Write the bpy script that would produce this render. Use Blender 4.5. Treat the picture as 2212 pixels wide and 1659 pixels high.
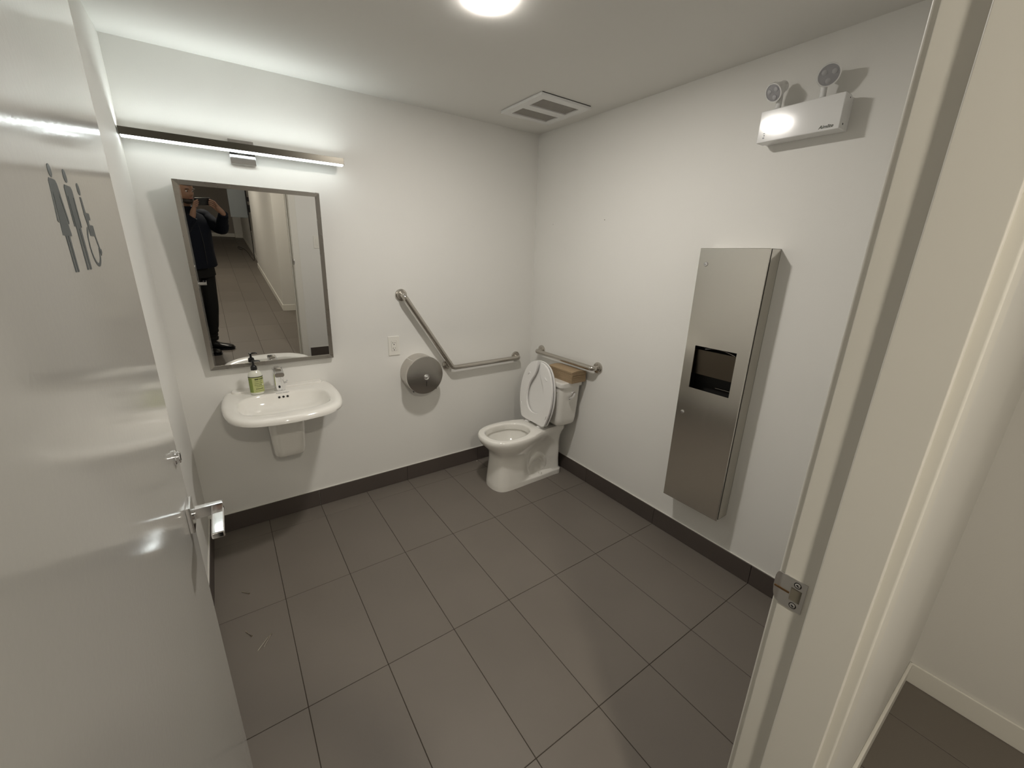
import bpy, bmesh, math, random
from mathutils import Vector, Matrix
random.seed(7)
for o in list(bpy.data.objects): bpy.data.objects.remove(o)
S = bpy.context.scene
C = S.collection
PI = math.pi

# ------------------------------------------------------------------ camera
CAM = Vector((-2.0865, -2.6945, 1.6379))
cr = Vector((0.82122, -0.57008, 0.02452)); cu = Vector((0.15057, 0.25794, 0.95436)); cf = Vector((0.55039, 0.78005, -0.29766))
cam = bpy.data.cameras.new('camera'); camo = bpy.data.objects.new('camera', cam); C.objects.link(camo)
camo.matrix_world = Matrix(((cr.x, cu.x, -cf.x, CAM.x), (cr.y, cu.y, -cf.y, CAM.y), (cr.z, cu.z, -cf.z, CAM.z), (0, 0, 0, 1)))
cam.sensor_fit = 'HORIZONTAL'; cam.sensor_width = 36; cam.lens = 884.55 / 2212 * 36; cam.clip_start = 0.004; cam.clip_end = 60
S.camera = camo
# ------------------------------------------------------------------ light and exposure
wd = bpy.data.worlds.new('world'); S.world = wd; wd.use_nodes = True
wd.node_tree.nodes['Background'].inputs[0].default_value = (0.9, 0.95, 1, 1); wd.node_tree.nodes['Background'].inputs[1].default_value = 0.02
S.view_settings.view_transform = 'Standard'; S.view_settings.look = 'None'; S.view_settings.gamma = 1; S.view_settings.use_curve_mapping = False
S.view_settings.exposure = 0.03
BAR_DOWN, BAR_UP, CEIL_LAMP, HALL_LAMP = 7.2, 21.0, 345.0, 340.0
BAR_COL = (0.92, 1.0, 0.99); CEIL_COL = (1.0, 0.95, 0.885); HALL_COL = (1.0, 0.92, 0.78)

# ------------------------------------------------------------------ room numbers
H = 2.4906                      # ceiling
XL = -2.347                     # left wall
YF = -2.502                     # room face of the door wall
YH = -2.608                     # hall face of the door wall
XJ = -1.372                     # strike jamb face
XHJ = -2.262                    # hinge jamb face
XLEAF = -2.2175                 # hall-side face of the open leaf
YFREE = -1.617                  # free edge of the leaf
ZHEAD = 2.10
HXL, HYE, HXR = -3.75, -11.56, 0.012

# ------------------------------------------------------------------ materials
def mat(name, col, rough=0.5, metal=0.0, spec=0.5, noise=0.0, nscale=8.0, bump=0.0, bscale=60.0, stretch=(1, 1, 1), emit=0, ecol=None,
        coat=0.0, trans=0.0, rvar=0.0, objvar=0.0, ior=1.45, sss=0.0):
    m = bpy.data.materials.new(name); m.use_nodes = True
    nt = m.node_tree; N = nt.nodes; L = nt.links; b = N['Principled BSDF']
    b.inputs['Base Color'].default_value = (*col, 1); b.inputs['Roughness'].default_value = rough
    b.inputs['Metallic'].default_value = metal; b.inputs['Specular IOR Level'].default_value = spec
    b.inputs['Coat Weight'].default_value = coat; b.inputs['Coat Roughness'].default_value = 0.06
    b.inputs['Transmission Weight'].default_value = trans; b.inputs['IOR'].default_value = ior
    if emit:
        b.inputs['Emission Color'].default_value = (*(ecol or col), 1); b.inputs['Emission Strength'].default_value = emit
    tc = N.new('ShaderNodeTexCoord'); mp = N.new('ShaderNodeMapping'); mp.inputs['Scale'].default_value = stretch
    L.new(tc.outputs['Object'], mp.inputs['Vector'])
    nz = N.new('ShaderNodeTexNoise'); nz.inputs['Scale'].default_value = nscale; nz.inputs['Detail'].default_value = 5
    L.new(mp.outputs[0], nz.inputs['Vector'])
    cur = None
    if noise or objvar:
        mx = N.new('ShaderNodeMix'); mx.data_type = 'RGBA'
        mx.inputs['A'].default_value = (*[c * (1 - noise) for c in col], 1); mx.inputs['B'].default_value = (*[min(1, c * (1 + noise)) for c in col], 1)
        L.new(nz.outputs['Fac'], mx.inputs['Factor']); cur = mx.outputs['Result']
        if objvar:
            oi = N.new('ShaderNodeObjectInfo'); mr = N.new('ShaderNodeMapRange')
            mr.inputs['To Min'].default_value = 1 - objvar; mr.inputs['To Max'].default_value = 1 + objvar
            L.new(oi.outputs['Random'], mr.inputs['Value'])
            hs = N.new('ShaderNodeHueSaturation'); L.new(cur, hs.inputs['Color']); L.new(mr.outputs[0], hs.inputs['Value']); cur = hs.outputs['Color']
        L.new(cur, b.inputs['Base Color'])
    if rvar:
        mr = N.new('ShaderNodeMapRange'); mr.inputs['To Min'].default_value = max(0, rough - rvar); mr.inputs['To Max'].default_value = rough + rvar
        L.new(nz.outputs['Fac'], mr.inputs['Value']); L.new(mr.outputs[0], b.inputs['Roughness'])
    if bump:
        n2 = N.new('ShaderNodeTexNoise'); n2.inputs['Scale'].default_value = bscale; n2.inputs['Detail'].default_value = 3
        L.new(mp.outputs[0], n2.inputs['Vector'])
        bp = N.new('ShaderNodeBump'); bp.inputs['Strength'].default_value = bump; bp.inputs['Distance'].default_value = 0.002
        L.new(n2.outputs['Fac'], bp.inputs['Height']); L.new(bp.outputs[0], b.inputs['Normal'])
    return m
M = {}
M['wall'] = mat('wall_paint', (0.80, 0.79, 0.755), 0.55, spec=0.35, bump=0.12, bscale=220, noise=0.015, nscale=3)
M['ceil'] = mat('ceiling_paint', (0.76, 0.75, 0.715), 0.8, spec=0.2, bump=0.08, bscale=180)
M['hallwall'] = mat('hall_paint', (0.74, 0.725, 0.69), 0.6, spec=0.3, bump=0.12, bscale=220)
M['hallend'] = mat('hall_end_dark', (0.33, 0.30, 0.27), 0.7, spec=0.3, bump=0.1, bscale=200)  # hall end wall: one even tone, darker than the other hall walls
M['trim'] = mat('trim_paint', (0.78, 0.76, 0.70), 0.38, spec=0.45, bump=0.05, bscale=70, noise=0.02, nscale=5)
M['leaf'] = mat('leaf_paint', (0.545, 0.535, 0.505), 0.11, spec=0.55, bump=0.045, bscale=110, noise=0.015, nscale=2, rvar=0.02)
M['hallbase'] = mat('hall_base_paint', (0.80, 0.78, 0.72), 0.4, spec=0.45)
M['tile'] = mat('floor_tile', (0.168, 0.148, 0.127), 0.46, spec=0.36, noise=0.10, nscale=2.6, bump=0.10, bscale=90, objvar=0.035, rvar=0.06)
M['basetile'] = mat('base_tile', (0.085, 0.070, 0.062), 0.45, spec=0.4, noise=0.12, nscale=4, bump=0.08, bscale=90, objvar=0.04)
M['grout'] = mat('grout', (0.055, 0.046, 0.038), 0.9, spec=0.1, noise=0.3, nscale=5)
M['caulk'] = mat('caulk', (0.72, 0.70, 0.65), 0.5)
M['steel_v'] = mat('steel_vertical', (0.70, 0.68, 0.635), 0.19, 1.0, bump=0.010, bscale=50, stretch=(6, 6, 0.25), rvar=0.02, nscale=9)
M['steel_h'] = mat('steel_horizontal', (0.58, 0.555, 0.52), 0.28, 1.0, bump=0.010, bscale=50, stretch=(0.25, 0.25, 6), rvar=0.02, nscale=9)
M['steel_bar'] = mat('steel_bar', (0.55, 0.52, 0.475), 0.22, 1.0, bump=0.02, bscale=120, rvar=0.04)
M['frame'] = mat('mirror_frame_steel', (0.46, 0.44, 0.41), 0.28, 1.0, bump=0.03, bscale=90, rvar=0.05)
M['chrome'] = mat('chrome', (0.86, 0.86, 0.87), 0.08, 1.0)
M['mirror'] = mat('mirror_glass', (0.80, 0.80, 0.79), 0.0, 1.0)
M['porcelain'] = mat('porcelain', (0.83, 0.81, 0.76), 0.10, spec=0.6, coat=0.5, noise=0.01)
M['seat'] = mat('seat_plastic', (0.84, 0.83, 0.81), 0.22, spec=0.5)
M['whiteplastic'] = mat('white_plastic', (0.80, 0.80, 0.79), 0.12, spec=0.5)
M['outletplastic'] = mat('outlet_plastic', (0.82, 0.80, 0.74), 0.35, spec=0.5)
M['dark'] = mat('dark_gap', (0.012, 0.011, 0.010), 0.6)
M['black'] = mat('black_plastic', (0.012, 0.012, 0.013), 0.25)
M['symbol'] = mat('slate_vinyl', (0.045, 0.062, 0.072), 0.3, spec=0.4)
M['bottle'] = mat('bottle_plastic', (0.72, 0.72, 0.64), 0.2, spec=0.5, coat=0.3)
M['label'] = mat('label_green', (0.47, 0.50, 0.21), 0.45, noise=0.12, nscale=40)
M['label2'] = mat('label_dark_green', (0.22, 0.28, 0.07), 0.5, noise=0.35, nscale=90, stretch=(3, 3, 0.5))
M['ink'] = mat('label_ink', (0.03, 0.035, 0.015), 0.6)
M['kraft'] = mat('kraft_paper', (0.36, 0.265, 0.165), 0.85, spec=0.15, noise=0.10, nscale=60)
M['screw'] = mat('screw_zinc', (0.55, 0.50, 0.42), 0.35, 1.0)
M['barhousing'] = mat('bar_housing', (0.13, 0.12, 0.10), 0.30, 0.9)
M['diff_down'] = mat('diffuser_down', (1, 1, 1), 0.5, emit=BAR_DOWN, ecol=BAR_COL)
M['diff_up'] = mat('diffuser_up', (1, 1, 1), 0.5, emit=BAR_UP, ecol=BAR_COL)
M['ceil_lamp'] = mat('ceiling_lamp', (1, 1, 1), 0.5, emit=CEIL_LAMP, ecol=CEIL_COL)
M['hall_lamp'] = mat('hall_lamp', (1, 1, 1), 0.5, emit=HALL_LAMP, ecol=HALL_COL)
M['lens'] = mat('lamp_lens', (0.34, 0.34, 0.36), 0.15, spec=0.7, coat=0.6)
M['lensring'] = mat('lens_ring', (0.10, 0.10, 0.11), 0.3)
M['grille'] = mat('vent_grille', (0.20, 0.19, 0.175), 0.6)
M['skin'] = mat('skin', (0.24, 0.135, 0.088), 0.5, spec=0.4, noise=0.08, nscale=30)
M['hair'] = mat('dark_hair', (0.02, 0.014, 0.01), 0.6, bump=0.3, bscale=200)
M['jacket'] = mat('navy_jacket', (0.005, 0.0065, 0.012), 0.8, spec=0.2, bump=0.3, bscale=90)
M['jeans'] = mat('dark_trousers', (0.012, 0.012, 0.011), 0.85, spec=0.2, bump=0.3, bscale=120)
M['boot'] = mat('boot_leather', (0.010, 0.009, 0.008), 0.28, spec=0.5)
M['eye'] = mat('eye_white', (0.7, 0.68, 0.65), 0.2)
M['panel'] = mat('grey_panel', (0.20, 0.22, 0.23), 0.25, spec=0.5)
M['water'] = mat('water', (0.95, 0.98, 0.96), 0.02, trans=1.0, ior=1.33)

# ------------------------------------------------------------------ object helpers
def link(o, parent=None):
    C.objects.link(o)
    if parent is not None: o.parent = parent
    return o
def root_of(p):
    while p.parent is not None: p = p.parent
    return p
def obj(name, bm, m, parent=None, smooth=True, angle=35):
    """bm in world coordinates -> one mesh object (child coordinates relative to the thing's base)"""
    bmesh.ops.recalc_face_normals(bm, faces=bm.faces)
    me = bpy.data.meshes.new(name); bm.to_mesh(me); bm.free()
    if smooth:
        for p in me.polygons: p.use_smooth = True
        me.set_sharp_from_angle(angle=math.radians(angle))
    me.materials.append(M[m] if isinstance(m, str) else m)
    o = bpy.data.objects.new(name, me)
    if parent is not None:
        r = root_of(parent); me.transform(Matrix.Translation(-r.location))
    link(o, parent)
    if smooth:
        w = o.modifiers.new('face normals', 'WEIGHTED_NORMAL'); w.mode = 'FACE_AREA'; w.weight = 90; w.keep_sharp = True
    return o
def tag(o, label=None, cat=None, group=None, kind=None):
    if label: o['label'] = label
    if cat: o['category'] = cat
    if group: o['group'] = group
    if kind: o['kind'] = kind
    return o
def thing(name, label, cat, loc, group=None):
    o = bpy.data.objects.new(name, None); o.location = loc; o.empty_display_size = 0.05
    link(o); return tag(o, label, cat, group)
def struct(name, bm, m, parent=None, **k):
    o = obj(name, bm, m, parent, **k)
    if parent is None: o['kind'] = 'structure'
    return o
def B(): return bmesh.new()
def box(bm, x0, x1, y0, y1, z0, z1, bev=0.0, seg=2, mtx=None):
    x0, x1 = sorted((x0, x1)); y0, y1 = sorted((y0, y1)); z0, z1 = sorted((z0, z1))
    r = bmesh.ops.create_cube(bm, size=1.0); vs = r['verts']
    bmesh.ops.transform(bm, matrix=Matrix.Translation(((x0 + x1) / 2, (y0 + y1) / 2, (z0 + z1) / 2)) @ Matrix.Diagonal((x1 - x0, y1 - y0, z1 - z0, 1)), verts=vs)
    if bev > 0:
        es = list({e for v in vs for e in v.link_edges})
        r = bmesh.ops.bevel(bm, geom=es, offset=bev, segments=seg, profile=0.5, affect='EDGES', clamp_overlap=True)
        vs = [v for v in set(v for f in r['faces'] for v in f.verts)] if mtx is not None else vs
    if mtx is not None:
        bmesh.ops.transform(bm, matrix=mtx, verts=[v for v in vs if v.is_valid])
    return bm
def cyl(bm, p0, p1, r0, r1=None, n=32, caps=True):
    r1 = r0 if r1 is None else r1
    p0 = Vector(p0); p1 = Vector(p1); d = p1 - p0
    q = d.to_track_quat('Z', 'Y').to_matrix().to_4x4()
    bmesh.ops.create_cone(bm, cap_ends=caps, segments=n, radius1=r0, radius2=r1, depth=d.length, matrix=Matrix.Translation((p0 + p1) / 2) @ q)
    return bm
def sph(bm, c, r, sc=(1, 1, 1), n=20, rot=None):
    m = Matrix.Translation(c) @ (rot.to_4x4() if rot else Matrix()) @ Matrix.Diagonal((*sc, 1))
    bmesh.ops.create_uvsphere(bm, u_segments=n, v_segments=max(6, n // 2), radius=r, matrix=m); return bm
def loft(bm, rings, cap0=True, cap1=True, closed=True):
    vr = [[bm.verts.new(p) for p in r] for r in rings]; n = len(vr[0])
    for a, b in zip(vr, vr[1:]):
        for i in range(n if closed else n - 1):
            j = (i + 1) % n; bm.faces.new((a[i], a[j], b[j], b[i]))
    if cap0: bm.faces.new(vr[0][::-1])
    if cap1: bm.faces.new(vr[-1])
    return vr
def lathe(bm, prof, c=(0, 0, 0), axis=(0, 0, 1), n=40, cap=True):
    """prof: list of (radius, distance along axis)"""
    q = Vector(axis).to_track_quat('Z', 'Y').to_matrix(); c = Vector(c)
    rings = [[c + q @ Vector((max(r, 1e-5) * math.cos(2 * PI * i / n), max(r, 1e-5) * math.sin(2 * PI * i / n), h)) for i in range(n)] for r, h in prof]
    loft(bm, rings, cap, cap); return bm
def fillet(pts, r, seg=8):
    pts = [Vector(p) for p in pts]; out = [pts[0]]
    for a, b, c in zip(pts, pts[1:], pts[2:]):
        u = (a - b).normalized(); v = (c - b).normalized(); ang = u.angle(v); t = min(r / math.tan(ang / 2), (a - b).length * 0.48, (c - b).length * 0.48)
        p = b + u * t; q = b + v * t
        for i in range(seg + 1):
            s = i / seg; out.append(p * (1 - s) ** 2 + b * 2 * s * (1 - s) + q * s * s)
    out.append(pts[-1]); return out
def tube(bm, pts, r, n=16, caps=True):
    pts = [Vector(p) for p in pts]; rings = []; nrm = None
    for i, p in enumerate(pts):
        t = ((pts[min(i + 1, len(pts) - 1)] - pts[max(i - 1, 0)])).normalized()
        if nrm is None: nrm = t.orthogonal().normalized()
        nrm = (nrm - t * nrm.dot(t)).normalized(); bi = t.cross(nrm)
        rr = r[i] if isinstance(r, (list, tuple)) else r
        rings.append([p + (nrm * math.cos(2 * PI * k / n) + bi * math.sin(2 * PI * k / n)) * rr for k in range(n)])
    loft(bm, rings, caps, caps); return bm
def catmull(ctrl, n, closed=True):
    m = len(ctrl); out = []
    for i in range(n):
        t = i / n * m if closed else i / (n - 1) * (m - 1)
        k = int(math.floor(t)); f = t - k
        if not closed and k >= m - 1: k = m - 2; f = 1.0
        g = lambda j: Vector(ctrl[j % m]) if closed else Vector(ctrl[min(max(j, 0), m - 1)])
        p0, p1, p2, p3 = g(k - 1), g(k), g(k + 1), g(k + 2)
        out.append(0.5 * ((2 * p1) + (p2 - p0) * f + (2 * p0 - 5 * p1 + 4 * p2 - p3) * f * f + (3 * p1 - p0 - 3 * p2 + p3) * f ** 3))
    return out
def rrect(w, h, r, n=6):
    """rounded rectangle outline centred on 0"""
    pts = []
    for cx, cy, a0 in ((w / 2 - r, h / 2 - r, 0), (-w / 2 + r, h / 2 - r, PI / 2), (-w / 2 + r, -h / 2 + r, PI), (w / 2 - r, -h / 2 + r, 1.5 * PI)):
        for i in range(n + 1):
            a = a0 + PI / 2 * i / n; pts.append((cx + r * math.cos(a), cy + r * math.sin(a)))
    return pts
def poly_prism(bm, pts, f0, f1):
    """flat outline extruded between two placing functions"""
    loft(bm, [[f0(p) for p in pts], [f1(p) for p in pts]]); return bm
def text_bm(s, size, place, depth=0.0003, shear=0.0, bold=0.0):
    """lettering as thin geometry; place maps (x, y, z) of the text plane to world"""
    cu_ = bpy.data.curves.new('lettering', 'FONT'); cu_.body = s; cu_.size = size; cu_.align_x = 'CENTER'; cu_.align_y = 'CENTER'
    cu_.extrude = depth; cu_.shear = shear; cu_.offset = bold; cu_.resolution_u = 3
    o = bpy.data.objects.new('lettering', cu_); C.objects.link(o)
    dg = bpy.context.evaluated_depsgraph_get(); me = bpy.data.meshes.new_from_object(o.evaluated_get(dg))
    bm = bmesh.new(); bm.from_mesh(me)
    for v in bm.verts: v.co = place(v.co)
    bpy.data.objects.remove(o); bpy.data.meshes.remove(me)
    return bm

# ================================================================== STRUCTURE
# floor: grout bed with one object per tile
TW, TD, TX0, TY0 = 0.305, 0.61, -2.0504, -0.1487
bm = B(); box(bm, HXL - 0.1, HXR + 0.1, HYE - 0.1, 0.0, -0.06, -0.0016)
floor = struct('floor', bm, 'grout', smooth=False)
tile_cache = {}
def tile_obj(x0, x1, y0, y1):
    g = 0.0013
    w, d = round(x1 - x0, 4), round(y1 - y0, 4)
    if w < 0.02 or d < 0.02: return
    if (w, d) not in tile_cache:
        bm = B(); box(bm, -w / 2 + g, w / 2 - g, -d / 2 + g, d / 2 - g, -0.009, 0, 0.0009, 1)
        me = bpy.data.meshes.new('tile'); bm.to_mesh(me); bm.free(); me.materials.append(M['tile']); tile_cache[(w, d)] = me
    o = bpy.data.objects.new('tile', tile_cache[(w, d)]); o.location = ((x0 + x1) / 2, (y0 + y1) / 2, 0); link(o, floor)
xs = sorted([TX0 + TW * i for i in range(-1, 7)] + [XL, 0.0])
xs = [x for x in xs if XL <= x <= 0.0]
xh = [x for x in sorted([TX0 + TW * i for i in range(-6, 7)] + [HXL, HXR]) if HXL <= x <= HXR]
yr = [y for y in sorted([TY0 - TD * j for j in range(0, 4)] + [0.0, YF - 0.05], reverse=True)]
for x0, x1 in zip(xs, xs[1:]):
    for y1, y0 in zip(yr, yr[1:]): tile_obj(x0, x1, y0, y1)
yh = [YF - 0.05] + [y for y in [TY0 - TD * j for j in range(4, 20)] if y > HYE] + [HYE]
for x0, x1 in zip(xh, xh[1:]):
    for y1, y0 in zip(yh, yh[1:]):
        if x0 > -1.0 and y1 < -4.7: continue
        tile_obj(x0, x1, y0, y1)
bm = B(); box(bm, HXL - 0.1, HXR + 0.1, HYE - 0.1, 0.1, H, H + 0.08); struct('ceiling', bm, 'ceil', smooth=False)
bm = B(); box(bm, XL - 0.1, 0.1, 0, 0.1, 0, H); struct('wall_back', bm, 'wall', smooth=False)
bm = B(); box(bm, 0, 0.1, YF, 0, 0, H); struct('wall_right', bm, 'wall', smooth=False)
bm = B(); box(bm, XL - 0.1, XL, YF, 0, 0, H); struct('wall_left', bm, 'wall', smooth=False)
bm = B()
box(bm, XJ + 0.02, HXR, YH, YF, 0, H); box(bm, HXL, XHJ - 0.02, YH, YF, 0, H); box(bm, XHJ - 0.02, XJ + 0.02, YH, YF, ZHEAD + 0.02, H)
struct('wall_front', bm, 'wall', smooth=False)
# hall walls
bm = B(); box(bm, HXR, HXR + 0.1, -4.42, YH, 0, H); box(bm, -1.285, HXR + 0.1, -4.52, -4.42, 0, H); box(bm, -1.285, -1.185, -7.58, -4.52, 0, H)
box(bm, -1.225, -1.10, HYE, -7.58, 0, H); struct('wall_hall_right', bm, 'hallwall', smooth=False)
bm = B(); box(bm, HXL - 0.1, HXL, HYE, YH, 0, H); struct('wall_hall_left', bm, 'hallwall', smooth=False)
bm = B(); box(bm, HXL, -1.1, HYE - 0.1, HYE, 0, H); struct('wall_hall_end', bm, 'hallend', smooth=False)
bm = B(); box(bm, -1.41, -1.225, HYE, HYE + 0.12, 0, H, 0.003, 1); struct('trim_2', bm, 'hallwall')
# tile baseboards of the room: one object per tile, caulk bead on top
BH, BT = 0.115, 0.010
def base_run(name, axis, a0, a1, cuts, f):
    rt = bpy.data.objects.new(name, None); rt.empty_display_size = 0.05; link(rt); rt['kind'] = 'structure'
    e = [a0] + [c for c in cuts if a0 + 0.02 < c < a1 - 0.02] + [a1]
    for u, v in zip(e, e[1:]):
        bm = B(); box(bm, *f(u + 0.001, v - 0.001, 0.0015, BH, 0.0, BT), 0.0012, 1); obj('base_tile', bm, 'basetile', rt)
    bm = B(); box(bm, *f(a0, a1, BH, BH + 0.0045, 0.0, 0.0075), 0.002, 2); obj('caulk_bead', bm, 'caulk', rt)
    return rt
cx = [TX0 + TW * (2 * i + 1) for i in range(-1, 4)]
base_run('baseboard_back', 'x', XL, 0, cx, lambda u, v, z0, z1, t0, t1: (u, v, -t1, -t0, z0, z1))
base_run('baseboard_right', 'y', YF, 0, [-0.759 - 0.61, -0.759, -0.15, -1.98][::-1] and [-1.98, -1.37, -0.76], lambda u, v, z0, z1, t0, t1: (-t1, -t0, u, v, z0, z1))
base_run('baseboard_left', 'y', YF, 0, [-1.98, -1.37, -0.76], lambda u, v, z0, z1, t0, t1: (XL + t0, XL + t1, u, v, z0, z1))
base_run('baseboard_front', 'x', XJ + 0.09, 0, [-0.83, -0.22], lambda u, v, z0, z1, t0, t1: (u, v, YF + t0, YF + t1, z0, z1))
# white hall baseboards
def hbase(name, segs):
    bm = B()
    for s in segs: box(bm, *s, 0.004, 2)
    struct(name, bm, 'hallbase')
hh = 0.092
hbase('baseboard_hall_front', [(XJ + 0.055, HXR, YH - 0.011, YH, 0, hh), (HXL, XHJ - 0.055, YH - 0.011, YH, 0, hh)])
hbase('baseboard_hall_right', [(HXR - 0.011, HXR, -4.42, YH, 0, hh), (-1.285, HXR, -4.42, -4.409, 0, hh), (-1.296, -1.285, -7.58, -4.409, 0, hh),
                               (-1.236, -1.225, HYE + .12, -7.58, 0, hh)])
hbase('baseboard_hall_end', [(HXL, -1.41, HYE, HYE + 0.011, 0, hh), (-1.41, -1.236, HYE + 0.12, HYE + 0.131, 0, hh)])
hbase('baseboard_hall_left', [(HXL, HXL + 0.011, HYE, YH, 0, hh)])

# door frame
def frame():
    rt = bpy.data.objects.new('trim_1', None); rt.empty_display_size = 0.05; link(rt); rt['kind'] = 'structure'
    e = 0.0015
    bm = B(); box(bm, XJ, XJ + 0.02, YH - 0.003, YF + 0.003, 0, ZHEAD, e, 2); obj('jamb', bm, 'trim', rt)
    bm = B(); box(bm, XHJ - 0.02, XHJ, YH - 0.003, YF + 0.003, 0, ZHEAD, e, 2); obj('jamb', bm, 'trim', rt)
    bm = B(); box(bm, XHJ - 0.02, XJ + 0.02, YH - 0.003, YF + 0.003, ZHEAD, ZHEAD + 0.02, e, 2); obj('jamb', bm, 'trim', rt)
    ys = -2.5445
    bm = B(); box(bm, XJ - 0.012, XJ, YH - 0.0045, ys, 0, ZHEAD - 0.012, 0.0022, 3); obj('door_stop', bm, 'trim', rt)
    bm = B(); box(bm, XHJ, XHJ + 0.012, YH - 0.0045, ys, 0, ZHEAD - 0.012, 0.0022, 3); obj('door_stop', bm, 'trim', rt)
    bm = B(); box(bm, XHJ, XJ, YH - 0.0045, ys, ZHEAD - 0.012, ZHEAD, 0.0022, 3); obj('door_stop', bm, 'trim', rt)
    cw = 0.064
    for y0, y1 in ((YF, YF + 0.0125), (YH - 0.019, YH)):
        bm = B(); box(bm, XJ + 0.004, XJ + 0.004 + cw, y0, y1, 0, ZHEAD + 0.004 + cw, 0.0035, 3); obj('casing', bm, 'trim', rt)
        bm = B(); box(bm, XHJ - 0.004 - cw, XHJ - 0.004, y0, y1, 0, ZHEAD + 0.004 + cw, 0.0025, 3); obj('casing', bm, 'trim', rt)
        bm = B(); box(bm, XHJ - 0.004, XJ + 0.004, y0, y1, ZHEAD + 0.004, ZHEAD + 0.004 + cw, 0.0025, 3); obj('casing', bm, 'trim', rt)
    # strike plate: plate with a square hole, curved lip toward the room
    zc = 1.107; hz = 0.0295; y0, y1 = -2.5345, -2.5015
    hy0, hy1, hz2 = -2.5295, -2.5135, 0.0125
    bm = B(); t = 0.0018
    x0, x1 = XJ - t, XJ + 0.0005
    box(bm, x0, x1, y0, hy0, zc - hz, zc + hz); box(bm, x0, x1, hy1, y1, zc - hz, zc + hz)
    box(bm, x0, x1, hy0, hy1, zc + hz2, zc + hz); box(bm, x0, x1, hy0, hy1, zc - hz, zc - hz2)
    lip = []
    for i in range(9):
        a = i / 8; y = y1 + 0.017 * a; x = x0 + 0.012 * a * a; w = (hz - 0.001) * math.sqrt(max(0.05, 1 - (a * 0.96) ** 3))
        lip.append([(x, y, zc - w), (x, y, zc + w), (x + t, y, zc + w), (x + t, y, zc - w)])
    loft(bm, lip)
    sp = obj('strike_plate', bm, mat('strike_steel', (0.66, 0.65, 0.64), 0.34, 1.0), rt, angle=25)
    sp['label'] = 'satin metal strike plate with square latch hole'
    bm = B(); box(bm, XJ - 0.0006, XJ + 0.0014, hy0, hy1, zc - hz2, zc + hz2); obj('latch_hole', bm, mat('latch_pocket', (0.20, 0.18, 0.14), 0.6), sp, smooth=False)
    bm = B(); box(bm, XJ - 0.0026, XJ - 0.0010, hy1 + 0.001, y1 + 0.012, zc - 0.0022, zc + 0.0010); obj('lip_slit', bm, mat('rusty_slit', (0.09, 0.045, 0.012), 0.6), sp, smooth=False)
    for dz in (0.0205, -0.0205):
        bm = B(); lathe(bm, [(0.0045, 0), (0.0042, 0.0006), (0.003, 0.001)], (XJ - t, -2.5215, zc + dz), (-1, 0, 0), 20)
        sc = obj('screw', bm, 'chrome', sp)
        bm = B(); lathe(bm, [(0.0056, 0), (0.0056, 0.0003)], (XJ - t, -2.5215, zc + dz), (-1, 0, 0), 20); obj('screw_recess', bm, 'dark', sp)
        bm = B(); r = Matrix.Translation((XJ - t - 0.0011, -2.5215, zc + dz)) @ Matrix.Rotation(0.7, 4, 'X')
        box(bm, -0.0002, 0.0002, -0.0024, 0.0024, -0.0005, 0.0005, mtx=r); bm2 = bm
        box(bm, XJ - t - 0.0013, XJ - t - 0.0009, -2.5215 - 0.0004, -2.5215 + 0.0004, zc + dz - 0.0024, zc + dz + 0.0024)
        box(bm, XJ - t - 0.0013, XJ - t - 0.0009, -2.5215 - 0.0024, -2.5215 + 0.0024, zc + dz - 0.0004, zc + dz + 0.0004)
        obj('screw_slot', bm, 'dark', sp, smooth=False)
frame()

# ------------------------------------------------------------------ door leaf
LT = 0.043
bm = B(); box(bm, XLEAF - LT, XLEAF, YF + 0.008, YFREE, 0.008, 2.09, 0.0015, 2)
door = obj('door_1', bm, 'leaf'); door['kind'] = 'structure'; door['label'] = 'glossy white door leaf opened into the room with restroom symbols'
def handle(side):
    s = side; xf = XLEAF if s > 0 else XLEAF - LT; yc, zc = -1.674, 1.084
    bm = B(); box(bm, xf, xf + s * 0.009, yc - 0.029, yc + 0.029, zc - 0.030, zc + 0.030, 0.0012, 2)
    ro = obj('handle_rosette', bm, 'chrome', door)
    bm = B()
    cyl(bm, (xf + s * 0.008, yc, zc), (xf + s * 0.014, yc, zc), 0.012)
    box(bm, xf + s * 0.012, xf + s * 0.064, yc - 0.009, yc + 0.009, zc - 0.010, zc + 0.014, 0.002, 2)
    box(bm, xf + s * 0.041, xf + s * 0.064, yc - 0.108, yc + 0.009, zc - 0.0105, zc + 0.003, 0.003, 3)
    obj('lever_handle', bm, 'chrome', door)['label'] = 'square chrome lever handle'
    bm = B(); lathe(bm, [(0.0165, 0), (0.0165, 0.003), (0.0125, 0.0045), (0.0125, 0.009), (0.011, 0.0105)], (xf, yc, 1.222), (s, 0, 0), 28)
    lk = obj('lock_cylinder', bm, 'chrome', door)
    bm = B(); box(bm, xf + s * 0.0104, xf + s * 0.0110, yc - 0.0012, yc + 0.0012, 1.215, 1.229); obj('keyhole', bm, 'dark', lk, smooth=False)
handle(1); handle(-1)
bm = B(); box(bm, XLEAF - LT / 2 - 0.0125, XLEAF - LT / 2 + 0.0125, YFREE - 0.001, YFREE + 0.0006, 1.03, 1.14, 0.0004, 1)
box(bm, XLEAF - LT / 2 - 0.007, XLEAF - LT / 2 + 0.006, YFREE, YFREE + 0.009, 1.075, 1.095, 0.002, 2); obj('latch', bm, 'steel_bar', door)
bm = B()
for z in (0.2, 1.05, 1.9):
    cyl(bm, (XHJ + 0.001, YF + 0.012, z - 0.045), (XHJ + 0.001, YF + 0.012, z + 0.045), 0.0065, n=16)
obj('hinge', bm, 'steel_bar', door)
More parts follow.
